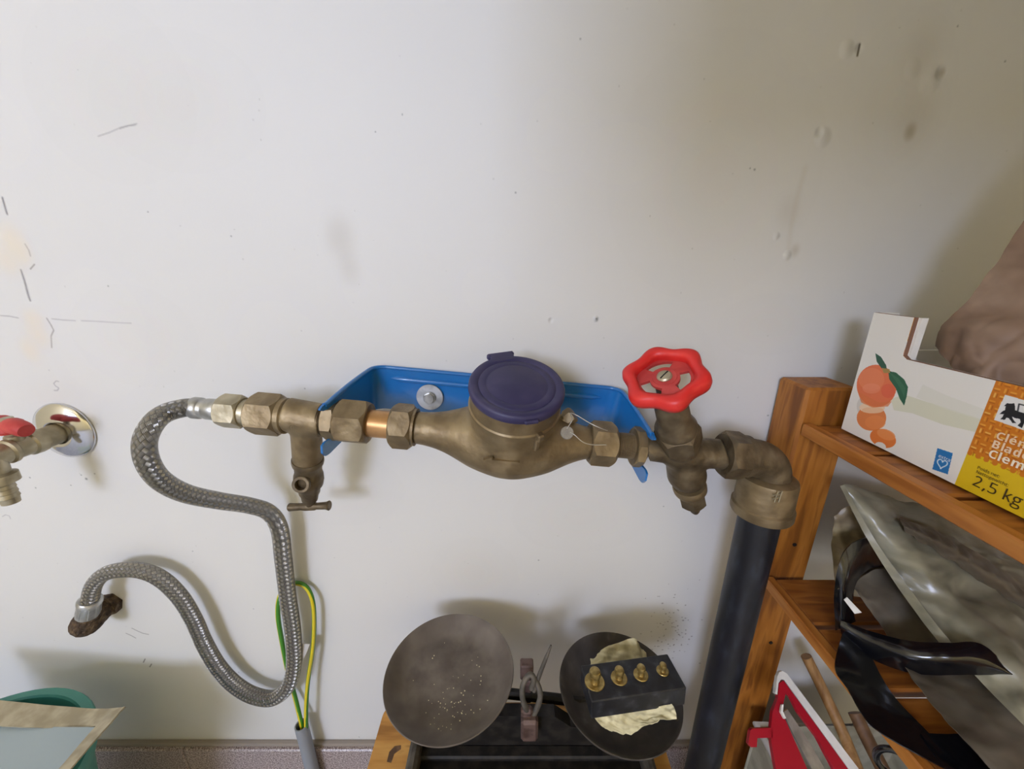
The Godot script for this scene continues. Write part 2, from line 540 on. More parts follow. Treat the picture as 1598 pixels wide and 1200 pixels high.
# ------------------------------------------------------------------ painting
func dab(im: Image, cx: float, cy: float, rx: float, ry: float, col: Color, k: float, hard := false) -> void:
	for y in range(maxi(0, int(cy - ry)), mini(im.get_height(), int(cy + ry) + 1)):
		for x in range(maxi(0, int(cx - rx)), mini(im.get_width(), int(cx + rx) + 1)):
			var d := Vector2((x - cx) / rx, (y - cy) / ry).length()
			if d < 1.0:
				var a := k if hard else k * (1.0 - d * d) * (1.0 - d * d)
				im.set_pixel(x, y, im.get_pixel(x, y).lerp(col, a))
func stroke(im: Image, pts: Array, w: float, col: Color, k: float) -> void:
	for i in pts.size() - 1:
		var a: Vector2 = pts[i]
		var b: Vector2 = pts[i + 1]
		var n := int(a.distance_to(b) / maxf(w * 0.6, 0.5)) + 1
		for s in n:
			var p := a.lerp(b, float(s) / n)
			dab(im, p.x, p.y, w, w, col, k)
func fillpoly(im: Image, pts: PackedVector2Array, col: Color, k := 1.0) -> void:
	var r := Rect2(pts[0], Vector2.ZERO)
	for p in pts:
		r = r.expand(p)
	for y in range(maxi(0, int(r.position.y)), mini(im.get_height(), int(r.end.y) + 1)):
		for x in range(maxi(0, int(r.position.x)), mini(im.get_width(), int(r.end.x) + 1)):
			if Geometry2D.is_point_in_polygon(Vector2(x + 0.5, y + 0.5), pts):
				im.set_pixel(x, y, im.get_pixel(x, y).lerp(col, k))

func smin(a: float, b: float, k: float) -> float:
	var h := maxf(k - absf(a - b), 0.0) / k
	return minf(a, b) - h * h * k * 0.25
func capsule(p: Vector3, a: Vector3, b: Vector3, ra: float, rb: float) -> float:
	var d := b - a
	var s := clampf((p - a).dot(d) / d.length_squared(), 0.0, 1.0)
	return p.distance_to(a + d * s) - lerpf(ra, rb, s)
func catmull(pts: Array, per := 8) -> PackedVector3Array:
	var out := PackedVector3Array()
	for i in (pts.size() - 1) * per + 1:
		out.append(MB.along(pts, float(i) / per))
	return out

func _ready() -> void:
	# ---------------------------------------------------------------- camera
	var cam := Camera3D.new()
	cam.name = "camera"
	cam.fov = rad_to_deg(2.0 * atan(600.0 / FOCAL))
	cam.near = 0.01
	cam.position = CAM
	cam.rotation.x = -deg_to_rad(PITCH)
	add_child(cam)
	cam.current = true
	# ---------------------------------------------------------------- sky, exposure
	var we := WorldEnvironment.new()
	we.name = "environment"
	var env := Environment.new()
	env.background_mode = Environment.BG_SKY
	var sky := Sky.new()
	var sm := ProceduralSkyMaterial.new()
	sm.sky_top_color = C8(120, 160, 214)
	sm.sky_horizon_color = C8(200, 212, 226)
	sm.ground_horizon_color = C8(170, 168, 160)
	sm.ground_bottom_color = C8(110, 104, 96)
	sky.sky_material = sm
	env.sky = sky
	env.tonemap_mode = Environment.TONE_MAPPER_LINEAR
	env.tonemap_exposure = 1.0
	env.sdfgi_enabled = true
	env.ssao_enabled = true
	env.ssil_enabled = true
	we.environment = env
	add_child(we)
	# ---------------------------------------------------------------- daylight through the window behind the camera
	var win := AreaLight3D.new()
	win.name = "window_daylight"
	win.area_size = Vector2(0.80, 0.90)
	win.position = Vector3(WIN.x, WIN.y, ROOM_Z - 0.03)
	win.light_color = C8(205, 216, 250)
	win.light_energy = 8.5
	win.area_range = 8.0
	win.area_attenuation = 2.0
	win.shadow_enabled = true
	add_child(win)
	var lamp := OmniLight3D.new()  # unseen ceiling lamp, its warm light placed to lift the shaded wall
	lamp.name = "unseen_ceiling_lamp_light"
	lamp.position = LAMP - Vector3(0, 0.13, 0)
	lamp.light_color = C8(252, 236, 188)
	lamp.light_energy = 2.9
	lamp.light_size = 0.11
	lamp.omni_range = 8.0
	lamp.omni_attenuation = 2.0
	lamp.shadow_enabled = true
	add_child(lamp)
	# ---------------------------------------------------------------- build
	noise.seed = 5
	noise.frequency = 1.0
	noise.fractal_octaves = 3
	make_materials()
	build_room()
	build_shelf()
	build_bracket()
	build_run()
	build_meter()
	build_valve()
	build_riser()
	build_hose()
	build_tap()
	build_scale()
	build_fruit_box()
	build_plastic()
	build_bin()
	build_bucket()
	build_earth_wire()

const WIN := Vector3(-1.3, 1.80, 3.4)
const ROOM_Z := 3.4
const LAMP := Vector3(0.75, 2.75, 1.9)
const TOP := 2.9

func build_room() -> void:
	# back wall: painted plaster with cracks, patches, dents and stains
	var W := 2048
	var H := 1434
	var im := Image.create(W, H, false, Image.FORMAT_RGB8)
	var base := C8(215, 214, 211)
	im.fill(base)
	var hm := Image.create(W, H, false, Image.FORMAT_RGB8)
	hm.fill(Color(0.5, 0.5, 0.5))
	var w := func(px: float, py: float) -> Vector2:
		var p := P(px, py, 0.0)
		return Vector2((p.x + 1.0) * 1024.0, (1.4 - p.y) * 1024.0)
	var ws := func(l: Array) -> Array:
		var o := []
		for e in l:
			o.append(w.call(e[0], e[1]))
		return o
	var crack := C8(96, 92, 98)
	# hairline cracks at the left
	for l in [[[3, 308], [7, 322], [11, 335]], [[32, 421], [38, 438], [43, 458], [47, 470]]]:
		stroke(im, ws.call(l), 1.3, crack, 0.5)
		stroke(hm, ws.call(l), 2.0, Color(0.25, 0.25, 0.25), 0.6)
	for l in [[[38, 380], [44, 390], [47, 400]], [[53, 412], [46, 420]], [[72, 496], [79, 507], [83, 515], [79, 524], [80, 543]]]:
		stroke(im, ws.call(l), 1.3, C8(128, 122, 118), 0.6)
	for l in [[[0, 492], [14, 493], [29, 496]], [[80, 497], [98, 499], [118, 500]], [[126, 500], [150, 501], [180, 503], [205, 504]]]:
		stroke(im, ws.call(l), 1.3, C8(150, 146, 150), 0.4)
	# old filler patches
	for d in [[16, 372, 26, 34], [32, 392, 22, 28], [10, 405, 26, 30], [52, 496, 22, 20], [58, 520, 24, 30], [46, 545, 20, 26]]:
		var c: Vector2 = w.call(d[0], d[1])
		dab(im, c.x, c.y, d[2] * 0.9, d[3] * 0.9, C8(222, 212, 196), 0.75)
		dab(hm, c.x, c.y, d[2] * 0.9, d[3] * 0.9, Color(0.66, 0.66, 0.66), 0.5)
	# dents and blisters at the upper right
	for d in [[1321, 76, 9, 0.9], [1340, 74, 5, 0.1], [1424, 106, 10, 0.85], [1452, 124, 13, 0.9], [1447, 138, 10, 0.8], [1468, 112, 7, 0.15], [1284, 214, 10, 0.9], [1278, 206, 6, 0.2], [1420, 205, 9, 0.3], [1440, 160, 20, 0.42], [1228, 398, 6, 0.75], [1211, 368, 5, 0.7], [929, 497, 4, 0.9], [859, 500, 4, 0.3]]:
		var c: Vector2 = w.call(d[0], d[1])
		dab(hm, c.x, c.y, d[2], d[2] * 1.2, Color(d[3], d[3], d[3]), 0.9)
	stroke(im, ws.call([[1341, 68], [1339, 78], [1337, 88]]), 1.4, C8(70, 62, 50), 0.8)
	for d in [[1420, 205, 9, 0.4], [1440, 80, 30, 0.08], [1430, 190, 34, 0.08], [1240, 390, 8, 0.2], [1470, 112, 5, 0.35], [1230, 330, 20, 0.08], [530, 370, 26, 0.12], [545, 420, 20, 0.1], [1400, 160, 60, 0.05]]:
		var c: Vector2 = w.call(d[0], d[1])
		dab(im, c.x, c.y, d[2], d[2] * 1.4, C8(128, 112, 86), d[3])
	# scratches, pencil marks and specks
	stroke(im, ws.call([[152, 212], [170, 206], [188, 198], [214, 192]]), 1.2, C8(150, 148, 150), 0.35)
	stroke(im, ws.call([[186, 200], [198, 196], [212, 194]]), 1.0, C8(130, 128, 130), 0.4)
	stroke(im, ws.call([[91, 595], [87, 594], [83, 598], [86, 602], [91, 605], [89, 609], [83, 609]]), 1.0, C8(140, 138, 144), 0.5)
	stroke(im, ws.call([[3, 806], [8, 803], [14, 805], [16, 810]]), 1.0, C8(150, 148, 154), 0.4)
	stroke(im, ws.call([[205, 980], [213, 984], [222, 988], [232, 990]]), 1.1, C8(110, 106, 106), 0.5)
	stroke(im, ws.call([[196, 988], [205, 992], [212, 996]]), 1.1, C8(110, 106, 106), 0.5)
	stroke(im, ws.call([[226, 1028], [223, 1034]]), 1.2, C8(80, 76, 74), 0.7)
	stroke(im, ws.call([[236, 1036], [233, 1041]]), 1.2, C8(80, 76, 74), 0.7)
	stroke(im, ws.call([[1228, 405], [1233, 360], [1243, 310], [1258, 255]]), 5.0, C8(186, 172, 146), 0.06)
	for d in [[134, 747, 3.0], [46, 745, 1.6], [55, 761, 1.5], [110, 757, 1.2], [147, 739, 1.4], [126, 741, 1.5], [1177, 264, 1.8], [804, 300, 1.3], [930, 497, 1.8], [627, 178, 1.0], [360, 368, 1.2], [840, 874, 1.6], [1198, 648, 1.6], [1035, 790, 1.1], [372, 1049, 1.2], [300, 860, 1.2], [395, 950, 1.0], [475, 1000, 1.0], [560, 1150, 1.4], [168, 446, 1.3], [744, 608, 1.2], [905, 60, 1.0], [1170, 262, 1.2], [1494, 40, 1.2], [1568, 95, 1.2], [230, 330, 1.0], [585, 205, 0.9], [475, 606, 1.4]]:
		var c: Vector2 = w.call(d[0], d[1])
		dab(im, c.x, c.y, d[2] * 0.8 + 0.4, d[2] * 0.8 + 0.4, C8(104, 108, 106), 0.8)
	var rng := RandomNumberGenerator.new()
	rng.seed = 11
	for i in 90:                                  # black mould specks beside the pipe
		var px := 1045.0 + rng.randfn(0.0, 18.0)
		var py := 985.0 + rng.randfn(0.0, 32.0)
		var c: Vector2 = w.call(px, py)
		dab(im, c.x, c.y, rng.randf_range(1.0, 2.4), rng.randf_range(1.0, 2.0), C8(70, 62, 54), rng.randf_range(0.3, 0.7))
	for i in 260:
		var c := Vector2(rng.randf_range(40, 2000), rng.randf_range(230, 1320))
		dab(im, c.x, c.y, rng.randf_range(0.8, 1.5), rng.randf_range(0.8, 1.5), C8(120, 116, 112), rng.randf_range(0.1, 0.4))
	for i in 40:                                  # faint unevenness of the old paint
		var c := Vector2(rng.randf_range(0, 2048), rng.randf_range(200, 1400))
		var r := rng.randf_range(40, 130)
		dab(im, c.x, c.y, r, r * rng.randf_range(0.5, 1.2), [C8(206, 200, 190), C8(224, 223, 224)][i % 2], 0.16)
	for i in 60:
		var c := Vector2(rng.randf_range(0, 2048), rng.randf_range(200, 1400))
		var r := rng.randf_range(20, 90)
		var v := rng.randf_range(0.42, 0.58)
		dab(hm, c.x, c.y, r, r * rng.randf_range(0.6, 1.6), Color(v, v, v), 0.5)
	var m := mat(Color.WHITE, 0.55)
	m.albedo_texture = ImageTexture.create_from_image(im)
	m.heightmap_enabled = true
	m.heightmap_texture = ImageTexture.create_from_image(hm)
	m.heightmap_scale = 0.65
	m.texture_repeat = false
	var x0 := -1.8
	var x1 := 1.9
	var b := MB.new()
	var xs := [x0, -1.0, 1.0, x1]
	var ys := [0.0, 1.4, TOP]
	for i in 3:
		for j in 2:
			var p := [Vector3(xs[i], ys[j], 0), Vector3(xs[i + 1], ys[j], 0), Vector3(xs[i + 1], ys[j + 1], 0), Vector3(xs[i], ys[j + 1], 0)]
			var u := []
			for e in p:
				u.append(Vector2((e.x + 1.0) / 2.0, (1.4 - e.y) / 1.4))
			b.quv(p[0], p[1], p[2], p[3], u[0], u[1], u[2], u[3], -1)
	b.quv(Vector3(x1, 0, -0.12), Vector3(x0, 0, -0.12), Vector3(x0, TOP, -0.12), Vector3(x1, TOP, -0.12), Vector2.ZERO, Vector2.ZERO, Vector2.ZERO, Vector2.ZERO, -1)
	b.q(Vector3(x0, 0, -0.12), Vector3(x0, 0, 0), Vector3(x0, TOP, 0), Vector3(x0, TOP, -0.12), -1)
	b.q(Vector3(x1, 0, 0), Vector3(x1, 0, -0.12), Vector3(x1, TOP, -0.12), Vector3(x1, TOP, 0), -1)
	b.q(Vector3(x0, TOP, 0), Vector3(x1, TOP, 0), Vector3(x1, TOP, -0.12), Vector3(x0, TOP, -0.12), -1)
	b.q(Vector3(x0, 0, -0.12), Vector3(x1, 0, -0.12), Vector3(x1, 0, 0), Vector3(x0, 0, 0), -1)
	struct("wall_back", b, m)
	b = MB.new()
	b.box(Vector3((x0 + x1) / 2, -0.06, ROOM_Z / 2), Vector3(x1 - x0 + 0.24, 0.12, ROOM_Z + 0.24), 0.001)
	struct("floor", b, M.floor)
	b = MB.new()
	b.box(Vector3((x0 + x1) / 2, TOP + 0.06, ROOM_Z / 2), Vector3(x1 - x0 + 0.24, 0.12, ROOM_Z + 0.24), 0.001)
	struct("ceiling", b, M.room)
	b = MB.new()
	b.box(Vector3(x0 - 0.06, TOP / 2, ROOM_Z / 2), Vector3(0.12, TOP, ROOM_Z), 0.001)
	struct("wall_left", b, M.room)
	b = MB.new()
	b.box(Vector3(x1 + 0.06, TOP / 2, ROOM_Z / 2), Vector3(0.12, TOP, ROOM_Z), 0.001)
	struct("wall_right", b, M.room)
	# wall with the window, behind the camera
	var wl := WIN.x - 0.44
	var wr := WIN.x + 0.44
	var wb := WIN.y - 0.49
	var wt := WIN.y + 0.49
	b = MB.new()
	var zc := ROOM_Z + 0.06
	b.box(Vector3((x0 + wl) / 2, TOP / 2, zc), Vector3(wl - x0, TOP, 0.12), 0.0005)
	b.box(Vector3((x1 + wr) / 2, TOP / 2, zc), Vector3(x1 - wr, TOP, 0.12), 0.0005)
	b.box(Vector3(WIN.x, wb / 2, zc), Vector3(0.88, wb, 0.12), 0.0005)
	b.box(Vector3(WIN.x, (wt + TOP) / 2, zc), Vector3(0.88, TOP - wt, 0.12), 0.0005)
	struct("wall_front", b, M.room)
	b = MB.new()
	for s in [-1, 1]:
		b.box(Vector3(WIN.x + s * 0.42, WIN.y, zc), Vector3(0.04, 0.98, 0.06), 0.004)
		b.box(Vector3(WIN.x, WIN.y + s * 0.47, zc), Vector3(0.80, 0.04, 0.06), 0.004)
	var wn := struct("window_1", b, M.white_plastic)
	b = MB.new()
	b.box(Vector3(WIN.x, WIN.y, zc), Vector3(0.80, 0.90, 0.008), 0.001)
	var pane := mat(C8(220, 230, 245), 0.5)
	pane.emission_enabled = true
	pane.emission = C8(220, 232, 255)
	pane.emission_energy_multiplier = 1.2
	obj("pane", b, pane, wn)
	# added blocker out of view behind the camera, shades the upper right wall
	b = MB.new()
	b.box(Vector3(0.835, 2.02, 0.84), Vector3(2.13, 1.74, 0.12), 0.004)
	struct("added_blocker_1", b, M.blocker)
	# baseboard of terrazzo tiles with cement joint
	b = MB.new()
	b.box(Vector3((x0 + x1) / 2, 0.0835, 0.004), Vector3(x1 - x0, 0.007, 0.008), 0.001)
	var bb := struct("baseboard_back", b, mat(C8(150, 140, 130), 0.9))
	var xx := x0
	while xx < x1 - 0.05:
		var l := minf(0.40, x1 - xx)
		b = MB.new()
		b.box(Vector3(xx + l / 2, 0.04, 0.007), Vector3(l - 0.002, 0.08, 0.013), 0.002)
		obj("tile", b, M.terrazzo, bb)
		xx += l
	# unseen ceiling lamp behind the camera, placed to warm the shaded areas
	var t := thing("unseen_ceiling_lamp", "unseen round opal ceiling lamp, out of view behind the camera, warming the shaded areas", "lamp", LAMP + Vector3(0, 0.1, 0))
	b = MB.new()
	b.lathe(LAMP, Vector3.UP, [[0.11, 0.0], [0.11, 0.06], [0.148, 0.06], [0.149, 0.0]], 24)
	obj("plate", b, M.white_plastic, t)
	b = MB.new()
	b.lathe(LAMP, Vector3.UP, [[-0.11, 0.0], [-0.1, 0.06], [-0.06, 0.1], [0.0, 0.115], [0.06, 0.1], [0.11, 0.06], [0.11, 0.0]], 24)
	var gl := mat(C8(240, 232, 214), 0.4)
	gl.emission_enabled = true
	gl.emission = C8(255, 222, 176)
	gl.emission_energy_multiplier = 0.6
	obj("shade", b, gl, t)

# ------------------------------------------------------------------ wooden shelf at the right
const SX := 0.345
const SHELF_TOP := 0.742
const SHELF_LOW := 0.516
func build_shelf() -> void:
	var t := thing("shelf_unit", "orange stained wooden slatted shelf unit standing against the wall beside the black pipe", "shelf", Vector3(SX + 0.3, 0, 0.2))
	var ytop := P(1262, 597, 0.03).y
	for zz in [0.028, 0.44]:
		for xx in [SX - 0.001, SX + 0.66]:
			var b := MB.new()
			b.box(Vector3(xx + 0.03, ytop / 2, zz), Vector3(0.06, ytop, 0.05), 0.003)
			if zz > 0.4 and xx < 0.5:
				continue
			obj("post", b, M.wood_post, t)
	# levels: side rails and slats with gaps
	for y in [SHELF_TOP, SHELF_LOW]:
		for xx in [SX + 0.006, SX + 0.70]:
			var b := MB.new()
			b.box(Vector3(xx, y - 0.0075, 0.255), Vector3(0.012, 0.015, 0.40), 0.0015)
			obj("rail", b, M.wood_edge, t)
		var z := 0.058
		var k := 0
		while z < 0.43:
			var b := MB.new()
			b.box(Vector3(SX + 0.353, y - 0.008, z + 0.034), Vector3(0.68, 0.012, 0.068), 0.002)
			obj("slat", b, M.wood, t)
			z += 0.074
			k += 1
	# fixing screws in the post
	for s in [P(1203, 1003, 0.0535), P(1240, 850, 0.0535)]:
		var b := MB.new()
		b.lathe(s, Vector3(0, 0, 1), [[-0.002, 0.0], [-0.002, 0.0028], [0.0006, 0.0026], [0.001, 0.0]], 12)
		obj("screw", b, M.iron, t)

# ------------------------------------------------------------------ the run of fittings
const ZR := 0.09
func R(px: float) -> Vector3:
	return P(px, 640.0 + 0.0877 * (px - 345.0), ZR)
func U() -> Vector3:
	return (R(1200) - R(345)).normalized()
func N() -> Vector3:
	var n := Vector3(0, cos(deg_to_rad(22)), sin(deg_to_rad(22)))
	return (n - U() * n.dot(U())).normalized()
func len_to(a: float, b: float) -> float:
	return R(a).distance_to(R(b))

func build_bracket() -> void:
	var u := U()
	u = Vector3(u.x, u.y, 0).normalized()
	var up := Vector3(-u.y, u.x, 0)
	var o := R(780)
	o.z = 0.0
	var al := (P(578, 577, 0.012) - o).dot(u)
	var ar := (P(972, 612, 0.012) - o).dot(u)
	var plan := []                                   # [a, z] from the front of the left wing to the front of the right wing
	var rc := 0.02
	var fl := deg_to_rad(10.5)
	var fr := deg_to_rad(6.0)
	var zfront := 0.113
	for side in 2:
		var pts := []
		var sg := -1.0 if side == 0 else 1.0
		var a0 := al if side == 0 else ar
		var fa := fl if side == 0 else fr
		var turn := PI / 2 - fa                       # how far the sheet bends forward
		var cx := a0 - sg * rc
		for k in 9:
			var th := turn * k / 8.0
			pts.append([cx + sg * rc * sin(th), 0.004 + rc * (1.0 - cos(th))])
		var d := Vector2(sg * cos(turn), sin(turn))
		var last = pts[8]
		var L: float = (zfront - last[1]) / d.y
		for k in range(1, 25):
			pts.append([last[0] + d.x * L * k / 24.0, last[1] + d.y * L * k / 24.0])
		if side == 0:
			pts.reverse()
		plan.append_array(pts)
	var n := plan.size()
	var lo := []
	var hi := []
	var nt := []
	for p in plan:
		var z: float = p[1]
		var f := clampf((z - 0.012) / 0.09, 0.0, 1.0)
		var h := lerpf(0.041, 0.024, f * f * 0.4 + f * 0.6)
		var l := lerpf(-0.016, -0.034, f)
		var c := 0.0
		var zn := 0.085                               # the notch round the pipe
		if z > zn - 0.016:
			c = 0.0175 if z > zn else sqrt(maxf(0.0, 0.0175 * 0.0175 - pow((zn - z) * 1.09, 2)))
		if z > 0.106:                                 # rounded prong tips
			var e := clampf((z - 0.106) / 0.007, 0.0, 1.0)
			var k := 0.0055 * (1.0 - sqrt(1.0 - e * e))
			h -= k
			l += k
			if c > 0.0:
				c += minf(k, 0.004) * 0.6
		h = maxf(h, c + 0.0015)
		l = minf(l, -c - 0.0015)
		lo.append(l); hi.append(h); nt.append(c)
	var t := thing("meter_bracket", "glossy blue pressed steel bracket screwed to the wall behind the water meter", "bracket", o + up * -0.016)
	var b := MB.new()
	var th := 0.0024
	var nor := []
	for i in n:
		var a = plan[maxi(i - 1, 0)]
		var c = plan[mini(i + 1, n - 1)]
		var d := Vector2(c[0] - a[0], c[1] - a[1]).normalized()
		nor.append(Vector2(-d.y, d.x))                # towards the inside of the U
	var pt := func(i: int, bb: float, s: float) -> Vector3:
		var q2: Vector2 = Vector2(plan[i][0], plan[i][1]) + nor[i] * s
		return o + u * q2.x + up * bb + Vector3(0, 0, q2.y)
	for part in 2:
		b.g += 4
		for i in n - 1:
			var l0: float = lo[i] if part == 0 else nt[i]
			var h0: float = -nt[i] if part == 0 else hi[i]
			var l1: float = lo[i + 1] if part == 0 else nt[i + 1]
			var h1: float = -nt[i + 1] if part == 0 else hi[i + 1]
			b.q(pt.call(i, l0, th), pt.call(i + 1, l1, th), pt.call(i + 1, h1, th), pt.call(i, h0, th), b.g)
			b.q(pt.call(i + 1, l1, 0.0), pt.call(i, l0, 0.0), pt.call(i, h0, 0.0), pt.call(i + 1, h1, 0.0), b.g + 1)
			b.q(pt.call(i, h0, th), pt.call(i + 1, h1, th), pt.call(i + 1, h1, 0.0), pt.call(i, h0, 0.0), b.g + 2)
			b.q(pt.call(i, l0, 0.0), pt.call(i + 1, l1, 0.0), pt.call(i + 1, l1, th), pt.call(i, l0, th), b.g + 3)
		for i in [0, n - 1]:
			var l0: float = lo[i] if part == 0 else nt[i]
			var h0: float = -nt[i] if part == 0 else hi[i]
			var A: Vector3 = pt.call(i, l0, 0.0)
			var B: Vector3 = pt.call(i, l0, th)
			var Cc: Vector3 = pt.call(i, h0, th)
			var D: Vector3 = pt.call(i, h0, 0.0)
			var inner: Vector3 = pt.call(1 if i == 0 else n - 2, (l0 + h0) / 2, th / 2)
			b.tout(A, B, Cc, inner); b.tout(A, Cc, D, inner)
	obj("plate", b, M.blue, t)
	# turned-over top lip
	b = MB.new()
	var path := PackedVector3Array()
	for i in range(2, n - 2):
		path.append(pt.call(i, hi[i] - 0.0012, th * 0.5))
	b.tube(path, 0.0026, 10)
	obj("rolled_edge", b, M.blue, t)
	# stiffening step pressed into the back plate
	b = MB.new()
	path = PackedVector3Array()
	for k in 25:
		path.append(o + u * lerpf(al + 0.024, ar - 0.024, k / 24.0) + up * 0.026 + Vector3(0, 0, 0.0062))
	b.tube(path, [0.0006] + range(23).map(func(_k): return 0.0035) + [0.0006], 10)
	obj("pressed_rib", b, M.blue, t)
	# wide washer and hexagon screw
	var s := P(670, 621, 0.012)
	b = MB.new()
	b.lathe(s - Vector3(0, 0, 0.004), Vector3(0, 0, 1), [[0.0, 0.0], [0.0, 0.0168], [0.0004, 0.0172], [0.0018, 0.0172], [0.0022, 0.0168], [0.0022, 0.0]], 40)
	obj("washer", b, M.zinc, t, "wide zinc washer")
	b = MB.new()
	b.nut(s, Vector3(0, 0, 1), -0.002, 0.0045, 0.0072, 0.35)
	b.lathe(s, Vector3(0, 0, 1), [[0.0, 0.0], [0.0, 0.0082], [0.0012, 0.0078], [0.0012, 0.0]], 24)
	obj("hexagon_screw", b, M.steel, t)

func threads(b: MB, o: Vector3, axis: Vector3, h0: float, h1: float, r: float, pitch := 0.0016) -> void:
	var prof := [[h0, 0.0], [h0, r * 0.94]]
	var h := h0
	while h < h1 - pitch * 0.5:
		prof.append([h + pitch * 0.5, r])
		prof.append([h + pitch, r * 0.94])
		h += pitch
	prof.append([h, 0.0])
	b.lathe(o, axis, prof, 30, Vector3.ZERO, 80.0)

func build_run() -> void:
	var u := U()
	var n := N()
	var h := func(px: float) -> float:
		return len_to(345, px)
	var o := R(345)
	var L := func(px: float) -> float:
		return h.call(px) * (1.0 if px >= 345 else -1.0)
	# tee with adapter nut
	var t := thing("tee_fitting", "dull brass tee fitting with a big hexagon nut, left of the blue bracket", "pipe fitting", R(470) - n * 0.06)
	var b := MB.new()
	b.nut(o, u, L.call(395), L.call(441), 0.0232, 0.25)
	obj("hexagon_nut", b, M.brass, t)
	b = MB.new()
	b.lathe(o, u, [[L.call(386), 0.0], [L.call(386), 0.0135], [L.call(396), 0.0135], [L.call(396), 0.0]], 30)
	obj("nipple", b, M.brass_pale, t)
	b = MB.new()
	b.lathe(o, u, [[L.call(440), 0.0], [L.call(440), 0.0195], [L.call(448), 0.0195], [L.call(450), 0.0178], [L.call(450), 0.0]], 30)
	obj("collar", b, M.brass, t)
	b = MB.new()
	var oc := R(477)
	var tip := P(484, 789, 0.066)
	var bd := (tip - oc).normalized()
	var bs := oc.distance_to(tip) / 0.107
	var lt := len_to(448, 477)
	var rt := len_to(477, 506)
	b.nets(func(p: Vector3) -> float:
		var d1 := maxf(Vector2(p.y, p.z).length() - 0.0182, maxf(-p.x - lt, p.x - rt))
		var d2 := maxf(Vector2(p.x, p.z).length() - 0.0158, maxf(p.y, -p.y - 0.052 * bs))
		var s := smin(d1, d2, 0.006)
		return s, Vector3(-lt - 0.004, -0.056 * bs, -0.022), Vector3(rt + 0.004, 0.022, 0.022), 0.0019, Transform3D(Basis((u + bd * -u.dot(bd)).normalized(), -bd, u.cross(-bd).normalized()), oc))
	obj("tee_body", b, M.brass, t)
	b = MB.new()
	var f: Vector3 = u.cross(n).normalized()
	var em := oc + f * 0.0180 - u * 0.003 + n * 0.001
	var ring := PackedVector3Array()
	for k in 20:
		ring.append(em + u * 0.0055 * cos(TAU * k / 20) + n * 0.0055 * sin(TAU * k / 20) - f * 0.0008 * absf(sin(TAU * k / 20)))
	b.tube(ring, 0.0007, 6, false, 1.0, true)
	for k in 3:
		b.tube(PackedVector3Array([em + u * (-0.0025 + 0.0025 * k) - n * 0.003, em + u * (-0.0025 + 0.0025 * k) + n * 0.003]), 0.0006, 6)
	obj("cast_mark", b, M.brass, t)
	# drain cock under the tee
	var d := thing("drain_cock", "small brown brass drain cock with a T handle hanging under the tee fitting", "valve", oc + bd * 0.11 * bs)
	b = MB.new()
	b.lathe(oc, bd, [[0.046, 0.0], [0.046, 0.0168], [0.049, 0.0172], [0.052, 0.0165], [0.054, 0.0148], [0.062, 0.0145], [0.066, 0.016], [0.072, 0.0165], [0.078, 0.0155], [0.081, 0.0125], [0.088, 0.0118], [0.092, 0.0098], [0.098, 0.009], [0.101, 0.006], [0.106, 0.0045], [0.106, 0.0]].map(func(e): return [e[0] * bs, e[1]]), 32)
	obj("body", b, M.brass_dark, d)
	b = MB.new()
	var sd := ((CAM - oc).normalized() * 0.9 - u * 0.35 - Vector3(0, 0.15, 0)).normalized()
	var sc := oc + bd * 0.0715 * bs
	b.lathe(sc, sd, [[0.006, 0.0], [0.006, 0.0085], [0.016, 0.0085], [0.018, 0.0096], [0.0215, 0.0098], [0.0222, 0.009], [0.0222, 0.0064], [0.010, 0.006], [0.010, 0.0]], 28)
	obj("outlet", b, M.brass_dark, d)
	b = MB.new()
	b.lathe(sc, sd, [[0.0098, 0.0], [0.0098, 0.0062], [0.0104, 0.0062], [0.0104, 0.0]], 20)
	obj("bore_shade", b, M.hole, d)  # dark disc, painted shade inside the outlet
	b = MB.new()
	var hc := oc + bd * 0.108 * bs
	var hd := (Vector3(1, 0.05, 0.0)).normalized()
	b.lathe(hc, hd, [[-0.027, 0.0], [-0.027, 0.0042], [-0.026, 0.005], [-0.012, 0.0044], [-0.006, 0.0052], [0.006, 0.0052], [0.008, 0.0042], [0.020, 0.0048], [0.0235, 0.0062], [0.0245, 0.0055], [0.0245, 0.0]], 20)
	obj("t_handle", b, M.brass_dark, d)
	# union between tee and meter
	t = thing("union_coupling", "brass union of hexagon nuts and bright copper sleeve between the tee and the meter", "pipe fitting", R(570) - n * 0.025)
	b = MB.new()
	threads(b, o, u, L.call(502), L.call(512), 0.0175)
	obj("thread", b, M.brass_dark, t)
	b = MB.new()
	b.nut(o, u, L.call(510), L.call(530), 0.0222, 0.15)
	obj("lock_nut", b, M.brass, t)
	b = MB.new()
	b.nut(o, u, L.call(529), L.call(577), 0.0250, 0.5)
	obj("union_nut", b, M.brass, t)
	b = MB.new()
	b.lathe(o, u, [[L.call(570), 0.0], [L.call(570), 0.0150], [L.call(616), 0.0150], [L.call(616), 0.0]], 36)
	obj("copper_sleeve", b, M.copper, t, "bright copper sleeve")
	b = MB.new()
	b.nut(o, u, L.call(612), L.call(646), 0.0250, 0.0)
	b.lathe(o, u, [[L.call(645), 0.0], [L.call(645), 0.0205], [L.call(650), 0.0205], [L.call(650), 0.0]], 30)
	obj("meter_nut", b, M.brass, t)
	# right connector
	t = thing("threaded_connector", "brass connector with sealed hexagon nut and fine thread, right of the meter", "pipe fitting", R(965) - n * 0.025)
	b = MB.new()
	b.nut(o, u, L.call(919), L.call(958), 0.0250, 0.1)
	obj("meter_nut", b, M.brass, t)
	b = MB.new()
	threads(b, o, u, L.call(955), L.call(1007), 0.0142, 0.0015)
	obj("thread", b, M.brass, t)
	b = MB.new()
